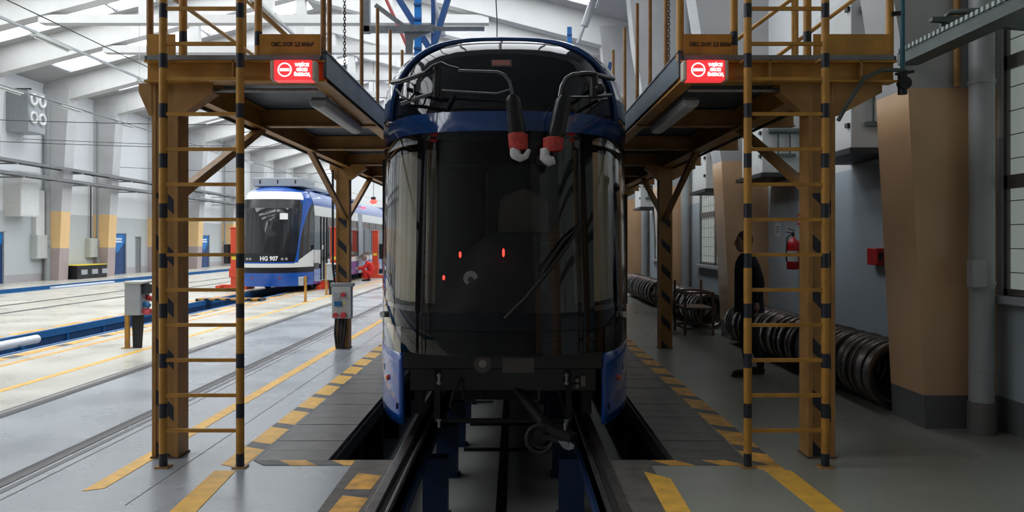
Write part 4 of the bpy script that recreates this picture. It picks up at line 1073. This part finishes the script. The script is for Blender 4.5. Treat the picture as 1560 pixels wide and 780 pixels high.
def hand(b, w, d, n):
    """open relaxed hand: palm + five bent fingers; w wrist, d direction, n palm normal"""
    d = Vector(d).normalized(); n = Vector(n).normalized(); s = d.cross(n).normalized(); w = Vector(w)
    b.tube([w, w + d*.03, w + d*.075, w + d*.09], [.022, .034, .036, .03], 8)
    for k, L in enumerate((.075, .085, .080, .062)):
        r = w + d*.085 + s*(-.027 + .018*k)
        b.tube([r, r + d*L*.45 + n*.006, r + d*L*.8 + n*.022, r + d*L + n*.036], [.0095, .009, .008, .006], 6)
    r = w + d*.03 - s*.03; b.tube([r, r - s*.02 + d*.025 + n*.01, r - s*.024 + d*.055 + n*.018], [.012, .011, .008], 6)
# man walking past the wall, turned towards the tram
mn = thing('person', 'person in dark jacket and trousers walking beside the wheel tyres', 'person')
V = [(0, 0, .98), (0, 0, 1.12), (0, .0, 1.30), (-.01, 0, 1.45), (-.03, 0, 1.55)]
E = [(0,1), (1,2), (2,3), (3,4)]; Rr = [(.15, .17), (.155, .18), (.155, .20), (.12, .16), (.06, .06)]
def limb(pts, rs, root):
    base = len(V)
    for p, r in zip(pts, rs): V.append(p); Rr.append((r, r))
    E.append((root, base)); E.extend((base+i, base+i+1) for i in range(len(pts)-1))
limb([(0, -.10, .92), (-.06, -.10, .52), (-.02, -.10, .10), (-.05, -.10, .06)], [.10, .078, .052, .05], 0)
limb([(0, .10, .92), (.06, .10, .52), (.20, .10, .12), (.18, .10, .07)], [.10, .078, .052, .05], 0)
limb([(0, -.20, 1.42), (.08, -.25, 1.16), (.03, -.27, .94)], [.085, .065, .048], 3)
limb([(0, .20, 1.42), (.06, .26, 1.16), (-.03, .27, .95)], [.085, .065, .048], 3)
bd = skinned('body', V, E, Rr, 'man_cloth', mn)
b = MB(); n = 18
def skirt(u, v):
    a = u*2*math.pi; k = 1 + .14*v; return (.155*k*math.cos(a) + .02*v, .225*k*math.sin(a), 1.34 - .54*v)
grid(b, skirt, 20, 6); o = b.obj('jacket', 'man_cloth', mn)
head(mn, (-.055, 0, 1.665), (-1, -.15, -.05), 'hair')
b = MB(); hand(b, (.03, -.27, .93), (0, 0, -1), (-1, 0, 0)); hand(b, (-.03, .27, .94), (-.1, 0, -1), (-1, 0, 0)); b.obj('hands', 'skin', mn)
for x, y, z in ((-.10, -.10, 0), (.13, .10, 0)):
    b = MB(); b.ball((x, y, .045), .05, 10, 2.5, .95, .95); b.box(x - .13, x + .10, y - .045, y + .045, 0, .03); b.obj('shoe', 'shoe', mn, bevel=.01)
mn.location = (2.93, 9.9, 0)
# worker crouching at the open flap of the other tram
wk = thing('person', 'person in red work clothes crouching beside the blue and white tram', 'person')
V = [(0, 0, .30), (.0, 0, .45), (-.10, 0, .66), (-.20, 0, .80), (-.26, 0, .86)]; E = [(0,1), (1,2), (2,3), (3,4)]; Rr = [(.17, .20), (.18, .20), (.18, .21), (.14, .16), (.07, .07)]
limb([(-.05, -.14, .28), (-.40, -.20, .50), (-.22, -.18, .12), (-.26, -.18, .08)], [.11, .085, .06, .05], 0)
limb([(-.05, .14, .28), (-.36, .20, .42), (-.10, .18, .10), (-.14, .18, .08)], [.11, .085, .06, .05], 0)
limb([(-.18, -.22, .76), (-.34, -.24, .56), (-.58, -.16, .52)], [.085, .068, .05], 3)
limb([(-.18, .22, .76), (-.36, .22, .58), (-.58, .12, .56)], [.085, .068, .05], 3)
skinned('body', V, E, Rr, 'red_cloth', wk)
head(wk, (-.32, 0, .98), (-1, -.25, -.1), 'hair_grey')
b = MB(); hand(b, (-.58, -.16, .52), (-1, .1, 0), (0, 0, -1)); hand(b, (-.58, .12, .56), (-1, -.1, 0), (0, 0, -1)); b.obj('hands', 'skin', wk)
for x, y in ((-.30, -.18), (-.18, .18)):
    b = MB(); b.ball((x, y, .045), .05, 10, 2.5, .95, .95); b.box(x - .12, x + .11, y - .045, y + .045, 0, .03); b.obj('shoe', 'shoe', wk)
wk.location = (-6.16, 34.0, 0)
wk.rotation_euler = (0, 0, math.radians(10))

# ================================================================== RIGHT WALL OBJECTS
# wheel tyres standing in rows
ty = MB(); ty.lathe([(.262, -.054), (.262, .054), (.30, .057), (.328, .056), (.336, .046), (.338, -.030), (.345, -.038), (.345, -.052), (.33, -.057)], axis='y', n=32, closed=True)
proto = None; nrow = {0: 0}
rows = ((7.84, 13.15, 3.83, 'dark steel wheel tyre standing in the row under the fire extinguisher', 'tyres in the row under the extinguisher'),
        (15.2, 18.9, 3.78, 'dark steel wheel tyre standing in the row by the small rack', 'tyres in the row by the small rack'),
        (20.3, 24.9, 3.78, 'dark steel wheel tyre standing in the farthest row along the wall', 'tyres in the farthest row'))
for y0, y1, xc, lab, grp in rows:
    y = y0; k = 0
    while y < y1:
        if proto is None: proto = o = ty.obj('wheel_tyre', 'tyre_steel')
        else: o = proto.copy(); COL.objects.link(o)
        tag(o, lab, 'wheel tyre', grp)
        tilt = random.uniform(-.004, .004)
        o.location = (xc + random.uniform(-.02, .02), y, .345 * math.cos(tilt) + .05 * abs(math.sin(tilt))); o.rotation_euler = (tilt, random.uniform(0, 6), random.uniform(-.006, .006))
        o.rotation_mode = 'XYZ'
        y += random.uniform(.119, .127) if k % 11 else .17; k += 1
# small steel rack beside the second row
rt = thing('steel_rack', 'small rusty steel rack standing beside the tyres and second column', 'rack')
x0, x1, y0, y1 = 3.05, 3.55, 13.6 + .5, 15.0
for x in (x0, x1):
    for y in (y0, y1): MB().box(x - .02, x + .02, y - .02, y + .02, 0, .78 if y == y0 else .95).obj('upright', 'rust', rt)
for z in (.12, .48, .76):
    MB().bar((x0, y0, z), (x1, y0, z), .035, .035).obj('cross_rail', 'rust', rt); MB().bar((x0, y1, z), (x1, y1, z), .035, .035).obj('cross_rail', 'rust', rt)
    MB().bar((x0, y0, z), (x0, y1, z), .035, .035).obj('side_rail', 'rust', rt); MB().bar((x1, y0, z), (x1, y1, z), .035, .035).obj('side_rail', 'rust', rt)
MB().box(x0 + .02, x1 - .02, y0 + .02, y1 - .02, .47, .49).obj('shelf', 'wood_brown', rt)
settle(rt, (3.3, 14.5, 0))
# fire extinguisher with its plate
rt = thing('fire_extinguisher', 'red fire extinguisher hanging on the blue grey wall', 'fire extinguisher')
ex, ey = XR - .13, 11.85
MB().lathe([(.001, 1.26), (.085, 1.262), (.095, 1.29), (.095, 1.62), (.085, 1.67), (.05, 1.71), (.03, 1.73), (.03, 1.75), (.001, 1.75)], o=(ex, ey, 0), n=20).obj('cylinder', 'red_paint', rt)
m = MB(); m.cyl((ex, ey, 1.74), (ex, ey, 1.82), .02, 10); m.bar((ex + .02, ey, 1.80), (ex - .10, ey, 1.82), .02, .012); m.bar((ex + .02, ey, 1.84), (ex - .08, ey, 1.88), .02, .010); m.obj('valve', 'dark_rubber', rt)
m = MB(); m.tube([(ex - .02, ey, 1.79), (ex - .10, ey - .02, 1.74), (ex - .115, ey - .03, 1.5), (ex - .11, ey - .03, 1.38)], .011, 6); m.obj('hose', 'dark_rubber', rt)
vs = []; m = MB()
def lab_(u, v): a = math.radians(180 + 120*u); return (ex + .0965*math.cos(a), ey + .0965*math.sin(a), 1.38 + .16*v)
grid(m, lab_, 10, 1); m.obj('instruction_label', 'paper', rt)
MB().box(ex + .09, XR, ey - .02, ey + .02, 1.35, 1.7).obj('wall_bracket', 'red_paint', rt)
settle(rt, (ex, ey, 1.26))
o = MB().box(XR - .006, XR, 12.75, 13.05, 1.77, 1.98).obj('wall_notice', 'paper'); tag(o, 'small pale paper notice on the wall beside the extinguisher', 'notice')
for k, z in enumerate((1.92, 1.88, 1.84)): MB().box(XR - .0075, XR - .006, 12.80, 13.0, z - .006, z + .006).obj('notice_text', 'cable', o)
o = MB().box(XR - .006, XR, 11.88, 12.02, 1.93, 2.10).obj('extinguisher_sign', 'red_paint'); tag(o, 'small red sign with white mark above the extinguisher', 'sign')
MB().box(XR - .0075, XR - .006, 11.91, 11.98, 1.97, 2.06).obj('sign_mark', 'white_print', o)
rt = thing('alarm_box', 'small red fire alarm box on the blue grey wall', 'alarm box')
ya = 9.3; MB().box(XR - .09, XR, ya - .10, ya + .16, 1.40, 1.60).obj('housing', 'red_paint', rt, bevel=.008)
MB().box(XR - .07, XR - .02, ya - .106, ya - .10, 1.45, 1.55).obj('window', 'cable', rt); settle(rt, (XR - .05, ya, 1.4))
o = MB().box(3.60, 3.605, 13.55, 13.75, 2.02, 2.12).obj('exit_sign', 'green_sign'); tag(o, 'small green exit sign on the second tan column', 'sign')
MB().box(3.597, 3.60, 13.60, 13.66, 2.05, 2.10).obj('sign_mark', 'white_print', o)
# heater cabinets on the wall
for y, lab in ((8.76, 'white heater cabinet high on the wall above the red alarm box'), (11.9, 'white heater cabinet high on the wall above the fire extinguisher'), (15.4, 'white heater cabinet high on the wall beyond the second column'), (23.4, 'white heater cabinet on the wall above the farthest tyre row')):
    rt = thing('heater_cabinet', lab, 'heater'); xa = 3.74; ln = 1.05; hz = 4.45 if y < 13 else 3.6
    MB().box(xa, XR, y, y + ln, 2.72, hz).obj('casing', 'heater_white', rt, bevel=.01)
    MB().box(xa - .02, XR, y - .02, y + ln + .3, 2.66, 2.72).obj('underside_plate', 'heater_dark', rt)  # dark slab under the casing
    MB().box(xa - .003, xa, y, y + ln, 3.43, 3.438).obj('panel_joint', 'cable', rt)
    m = MB(); 
    for z in (2.95, 3.30, hz - .2): MB().box(xa - .03, xa, y + .02, y + .10, z, z + .05).obj('hinge', 'black_steel', rt)
    for zt in ((3.0, 3.9) if y < 13 else (3.0,)):
        m = MB(); m.cyl((xa + .08, y - .06, zt + .34), (XR, y - .06, zt + .34), .045, 10); m.cyl((xa + .22, y - .06, zt), (xa + .22, y - .06, zt + .34), .015, 8); m.cyl((xa + .40, y - .06, zt), (xa + .40, y - .06, zt + .34), .015, 8); m.box(xa + .14, xa + .48, y - .09, y - .02, zt - .05, zt); m.obj('water_pipes', 'green_steel', rt)
    settle(rt, (4.0, y, 2.66))
# downpipes beside the right columns
for k, (y, x) in enumerate(((6.88, 4.08), (19.22, 4.16), (25.25, 4.16))):
    rt = thing('downpipe', ('thick grey downpipe beside the tan column and wired window', 'thick grey downpipe beside the far wall window', 'thick grey downpipe beside the farthest tyre row')[k], 'pipe')
    r = .102
    MB().cyl((x, y, .28), (x, y, 7.9), r, 20).obj('pipe', 'pipe_grey', rt)
    m = MB()
    for z in (.55, 1.30, 3.05): MB().cyl((x, y, z), (x, y, z + .03), r + .008, 20).obj('pipe_joint', 'pipe_grey', rt)
    MB().cyl((x, y, 0), (x, y, .28), r + .012, 20).obj('pipe_shoe', 'window_frame', rt)
    if k == 0: MB().box(x - .17, x - .04, y - .15, y - .06, 1.28, 1.52).obj('inspection_cover', 'pipe_grey', rt, bevel=.01)
    settle(rt, (x, y, 0))
MB_ = MB().cyl((3.93, 7.0, 3.05), (3.93, 7.0, 7.5), .03, 10).obj('gas_pipe', 'yellow_dark'); tag(origin(MB_), 'thin ochre pipe running up the first tan column', 'pipe')
# cable channel and bracket
rt = thing('cable_channel', 'grey green perforated cable channel on a bracket before the tan column', 'cable channel')
a = px(1368, 85, 7.0); m = MB()
a = Vector((3.42, 7.0, 3.30)); c_ = Vector((3.42, 3.0, 3.30))
m.box(3.40, 3.58, 3.0, 7.0, 3.24, 3.34); m.obj('channel', 'green_steel', rt)
for k in range(60):
    MB().box(3.385, 3.41, 3.05 + k*.066, 3.085 + k*.066, 3.34, 3.375).obj('clip', 'perforated', rt) if k == 0 else None
first = [o for o in rt.children if o.name.startswith('clip')][0]
for k in range(1, 60):
    o = first.copy(); COL.objects.link(o); o.location = (0, k*.066, 0)
MB().prism([(3.45, 3.50), (XR, 3.42), (XR, 3.56), (3.45, 3.53)], 'y', 6.5, 6.56).obj('arm', 'green_steel', rt)
m = MB(); m.tube([(3.60, 6.6, 3.34), (3.58, 6.6, 3.52), (3.62, 6.55, 3.58), (3.9, 6.4, 3.56)], .025, 8); m.obj('loose_cable', 'green_steel', rt)
rt2 = rt; 
for o in list(rt.children):
    pass
rt.location = (0, 0, 0)
# teal air pipe with valve and hose at the end of the right platform
rt = thing('air_pipe', 'thin teal air pipe with valve at the end of the platform beam', 'pipe')
MB().cyl((2.965, 6.02, 2.98), (2.965, 6.02, 7.6), .018, 10).obj('pipe', 'teal_pipe', rt)
m = MB(); m.cyl((2.965, 6.02, 2.80), (2.965, 6.02, 2.98), .035, 10); m.bar((2.90, 6.0, 2.95), (3.04, 6.0, 2.97), .02, .02); m.cyl((2.965, 6.02, 2.88), (2.965, 5.97, 2.88), .05, 10); m.obj('valve', 'black_steel', rt)
m = MB(); m.tube([(2.95, 6.0, 2.98), (2.8, 5.98, 2.98), (2.66, 5.99, 2.92), (2.54, 6.02, 2.72), (2.48, 6.04, 2.60)], .016, 8); m.obj('hose', 'green_steel', rt)
m = MB(); m.bar((2.89, 6.04, 3.42), (2.98, 6.02, 3.42), .03, .03); m.obj('clamp', 'black_steel', rt)
settle(rt, (2.965, 6.02, 2.8))

# ================================================================== LEFT WALL AND HALL OBJECTS
def wallbox(name, xp0, xp1, yp0, yp1, m, label, cat, depth=.3, X=XL):
    """box on the left wall between two picture columns"""
    s0, s1 = (784 - xp0) / -X, (784 - xp1) / -X; Ya, Yb = FPX / s0, FPX / s1; s = (s0 + s1) / 2
    z1, z0 = H - (yp0 - 369) / s, H - (yp1 - 369) / s
    rt = thing(name, label, cat)
    MB().box(X, X + depth, Ya, Yb, z0, z1).obj('casing', m, rt, bevel=.01)
    MB().box(X + depth, X + depth + .012, Ya + .04, Yb - .04, z0 + .04, z1 - .04).obj('front_panel', m, rt)
    return rt, Ya, Yb, z0, z1
rt, Ya, Yb, z0, z1 = wallbox('wall_cabinet', 46, 62, 358, 394, 'light_grey_box', 'pale grey electrical cabinet beside the first blue door', 'cabinet', .3)
MB().box(XL, XL + .2, Ya + .1, Ya + .7, z1, 3.9).obj('cable_duct', 'white_box', rt); settle(rt, (XL, Ya, z0))
rt, Ya, Yb, z0, z1 = wallbox('wall_cabinet', 5, 34, 262, 330, 'white_box', 'white cabinet high on the wall above the blue door', 'cabinet', .7); settle(rt, (XL, Ya, z0))
rt, Ya, Yb, z0, z1 = wallbox('wall_cabinet', 130, 141, 363, 392, 'light_grey_box', 'pale grey switch box above the black bin', 'cabinet', .25)
MB().cyl((XL + .1, Ya + .3, z1), (XL + .1, Ya + .3, 4.4), .03, 8).obj('cable_duct', 'cable', rt); settle(rt, (XL, Ya, z0))
rt, Ya, Yb, z0, z1 = wallbox('speaker_unit', 9, 36, 140, 203, 'grey_paint', 'grey hanging unit with four round outlets high by the wall', 'vent unit', .9)
for fy in (.25, .75):
    for fz in (.35, .78):
        y, z = Ya + (Yb - Ya)*fy, z0 + (z1 - z0)*fz
        MB().lathe([(.26, 0), (.26, .08), (.15, .08), (.15, 0)], o=(XL + .91, y, z), axis='x', n=18, closed=True).obj('outlet_ring', 'white_box', rt)
m = MB(); m.bar((XL, Ya + .2, z1 + .05), (XL + .9, Ya + .2, z1 + .05), .06, .06); m.obj('hanger', 'black_steel', rt); settle(rt, (XL, Ya, z0))
# vertical pipes
for xp, lab in ((72, 'grey wall pipe beside the first tan banded column'), (150, 'grey wall pipe beside the black bin'), (343, 'grey wall pipe behind the red jack')):
    Y = FPX * 20.4 / (784 - xp); o = MB().cyl((XL + .2, Y, 0), (XL + .2, Y, 7.6), .13, 14).obj('wall_pipe', 'pipe_grey'); tag(o, lab, 'pipe')
    MB().cyl((XL + .2, Y, 1.5), (XL + .2, Y, 1.75), .17, 14).obj('pipe_joint', 'pipe_grey', o); origin(o)
# cable trays along the wall
for X, z, lab in ((XL + 1.0, 4.78, 'long grey cable tray along the white wall, upper one'), (XL + 1.25, 4.25, 'long grey cable tray along the white wall, lower one')):
    rt = thing('cable_tray', lab, 'cable tray')
    for dx in (-.22, .22): MB().box(X + dx - .02, X + dx + .02, 24, 72, z, z + .12).obj('side_rail', 'tray_grey', rt)
    fr = None
    for k in range(24):
        if fr is None: fr = o = MB().box(X - .25, X + .25, -.04, .04, z - .02, z + .02).obj('tray_rung', 'tray_grey', rt)
        else: o = fr.copy(); COL.objects.link(o)
        o.location = (0, 25 + 2*k, 0)
    m = MB()
    for j in range(5):
        pts = [(X - .16 + .08*j + random.uniform(-.03, .03), 24 + k*2.0, z + .06 + random.uniform(0, .07)) for k in range(24)]; m.tube(pts, .025, 5)
    m.obj('cables', 'cable' if z > 4.5 else 'tray_grey', rt)
    ba = None
    for k in range(10):
        if ba is None: ba = o = MB().box(XL, X + .3, -.04, .04, z - .08, z - .02).obj('bracket', 'zinc', rt)
        else: o = ba.copy(); COL.objects.link(o)
        o.location = (0, 26 + 4.6*k, 0)
# rows of tube lamps on trunking
for X, z, ys, lab in ((-12.2, 6.98, (15.0, 20.0, 25.6, 31.0, 37.0, 44.0), 'tube lamp on the trunking over the empty tracks'), (-18.2, 7.2, (27.5, 31.5, 36.0, 41.0, 47.0, 53.0), 'tube lamp on the trunking near the white wall'), (-5.6, 6.9, (13.0, 17.0, 21.5, 26.5, 32.0, 38.0), 'tube lamp on the trunking beside the yellow platform')):
    o = MB().box(X - .03, X + .03, 12.0, 70.0, z, z + .06).obj('lamp_trunking', 'grey_paint'); tag(origin(o), 'long grey lamp trunking carrying ' + lab.replace('tube lamp on the trunking', 'the tube lamps'), 'trunking')
    m = MB()
    for y in (13, 25.6, 37, 49, 61):
        h = MB().cyl((0, y, z + .06), (0, y, zb(X)), .008, 5)
        for v, f in ((h.v, h.f),): m.add([(p[0] + X, p[1], p[2]) for p in v], f)
    q = m.obj('suspension_rod', 'grey_paint', o); q.location = -o.location
    for y in ys:
        rt = thing('tube_lamp', lab, 'lamp', lab + ' row')
        MB().box(X - .10, X + .10, y, y + 1.55, z - .07, z).obj('housing', 'light_grey_box', rt); MB().cyl((X, y + .03, z - .10), (X, y + 1.52, z - .10), .022, 8).obj('tube', 'white_tube', rt)
        settle(rt, (X, y + .75, z - .12))
# overhead wires across the hall
for k, (y, z) in enumerate(((24.0, 5.6), (28.0, 5.35), (33.0, 6.0), (40.0, 5.5))):
    pts = [(XL + (XR - XL) * t, y, z - .35 * math.sin(math.pi * t)) for t in [i/24 for i in range(25)]]
    o = MB().tube(pts, .012, 5).obj('span_wire', 'cable'); tag(o, 'thin dark span wire stretched from the white wall', 'wire', 'span wires over the hall')
for X in (-4.24, -8.13, -12.7):
    o = MB().cyl((X, Y0, 5.55), (X, Y1, 5.55), .010, 5).obj('contact_wire', 'cable'); tag(origin(o), 'thin overhead contact wire above a track', 'wire', 'contact wires above the tracks')
# black bin with yellow rim, white tube in the blue pit
rt = thing('storage_bin', 'long black storage bin with yellow rim against the white wall', 'bin')
Ya, Yb = 35.3, FPX*19.6/(784-163)
MB().box(XL + .1, XL + 1.0, Ya, Yb, 0, .62).obj('bin_body', 'black_steel', rt, bevel=.02)
m = MB(); m.box(XL + .08, XL + 1.02, Ya - .02, Yb + .02, .61, .64); m.obj('rim', 'label_yellow', rt)
for k in range(3): MB().box(XL + 1.0, XL + 1.03, Ya + .3 + k*.9, Ya + .8 + k*.9, .2, .42).obj('bin_label', 'grey_paint', rt)
settle(rt, (XL + .5, Ya, 0))
o = MB().tube([(-8.42, 10.8, -.03), (-8.40, 13.85, -.03)], .075, 12).obj('pit_lamp', 'white_tube'); tag(o, 'white tube lamp lying in the blue edged pit', 'lamp')
for y in (11.2, 13.3): MB().box(-8.75, -8.32, y, y + .06, -.16, -.10).obj('lamp_bracket', 'blue_edge', o)
o = MB().box(BQ1 - .25, BQ1 - .05, 28.4, 32.6, -.03, .06).obj('pit_lamp', 'white_tube'); tag(origin(o), 'white lamp along the farther blue pit edge', 'lamp')

# ================================================================== ABOVE THE TRAM
rt = thing('lifting_mast', 'bright blue stepped mast with braces standing on the platform by the open tracks', 'mast')
def mast(rt, X, Y, s):
    MB().box(X - .06, X + .06, Y - .06, Y + .06, ZD + .035, 7.4).obj('column', 'blue_jack', rt)
    f = None
    for k in range(16):
        z = ZD + .2 + k*.26
        MB().box(X - .07, X + .07, Y - .085, Y - .06, z, z + .04).obj('step', 'blue_brace', rt)
    MB().bar((X + s*.35, Y, ZD + .04), (X - s*.55, Y, ZD + 3.0) if s < 0 else (X + s*1.1, Y, ZD + 3.4), .10, .10).obj('brace', 'blue_brace', rt)
a = px(637, 60, 14.0); mast(rt, a.x, 14.0, -1)
MB().bar(px(655, 75, 14), px(596, -20, 14), .11, .11).obj('brace', 'blue_brace', rt); MB().bar(px(660, 70, 14.2), px(660, -20, 14.2), .07, .07).obj('brace', 'blue_brace', rt)
m = MB(); m.tube([px(584, -10, 13.6), px(600, 25, 13.6), px(620, 70, 13.6)], .03, 6); m.obj('red_hose', 'red_hose', rt)
m = MB(); m.tube([px(657, -10, 14.3), px(663, 15, 14.3), px(675, 55, 14.3)], .06, 8); m.obj('white_cylinder', 'lamp_grey', rt)
settle(rt, (a.x, 14.0, ZD))
rt = thing('lifting_mast', 'bright blue stepped mast with brace standing on the platform by the tyre row', 'mast')
a = px(867, 60, 21.0); a.x = 1.46; mast(rt, a.x, 21.0, 1)
m = MB(); m.tube([px(908, -10, 20.8), px(897, 20, 20.8), px(890, 40, 20.8)], .10, 8); m.tube([px(890, 38, 20.8), px(880, 66, 20.8)], .05, 8); m.obj('white_cylinder', 'lamp_grey', rt)
settle(rt, (a.x, 21.0, ZD))
rt = thing('swing_arm', 'grey steel swing arm reaching over the roof of the dark tram', 'crane arm')
p = px(557, 45, 11.0)
MB().box(p.x - .06, p.x + .06, 10.95, 11.06, p.z - .05, 9.2).obj('mast_post', 'zinc', rt)
q = px(738, 45, 11.0); MB().box(p.x - .06, px(660, 0, 11).x, 10.95, 11.05, q.z - .04, q.z + .04).obj('arm', 'zinc', rt)
MB().box(px(655, 0, 11).x, q.x, 10.97, 11.03, q.z - .015, q.z + .035).obj('arm_tip', 'zinc', rt)
MB().bar(px(572, 8, 11), px(622, 45, 11), .05, .06).obj('strut', 'zinc', rt)
MB().prism([tuple((lambda r: (r.x, r.z))(px(*c_, 11))) for c_ in ((612, 38), (662, 38), (655, 50), (630, 60), (628, 82), (618, 82), (618, 60))], 'y', 10.98, 11.02).obj('bracket_plate', 'zinc', rt)
settle(rt, (p.x, 11.0, p.z))
o = MB().tube([px(755, -10, 15), px(757, 28, 15), px(757, 60, 15)], .012, 5).obj('hanging_cable', 'cable'); tag(o, 'thin dark cable hanging down over the tram roof', 'cable')
# red signal lamp hanging beyond the platform, striped plank across the blue pit
rt = thing('signal_lamp', 'small lit red signal lamp hanging above the blue and white tram', 'lamp')
p = px(569, 307, 38.7)
MB().ball(p, .14, 10, 1.3, 1, .9).obj('lens', 'red_glow', rt); MB().box(p.x - .10, p.x + .10, p.y - .1, p.y + .1, p.z + .08, p.z + .22).obj('housing', 'black_steel', rt)
MB().cyl((p.x, p.y, p.z + .2), (p.x, p.y, zb(p.x) + .2), .015, 6).obj('hanger', 'cable', rt); settle(rt, p)
stripes('hazard_plank', YEL, NAVY, .30, .14, kx=1.0)
o = MB().box(-9.0, -7.15, 22.2, 22.65, .03, .08).obj('pit_plank', 'hazard_plank', bevel=.005); tag(o, 'yellow and black striped plank laid across the blue edged pit', 'plank')
MB().box(-9.0, -8.82, 22.2, 22.65, 0, .03).obj('plank_foot', 'black_steel', o); MB().box(-7.35, -7.15, 22.2, 22.65, 0, .03).obj('plank_foot', 'black_steel', o)
print('objects', len(bpy.data.objects))
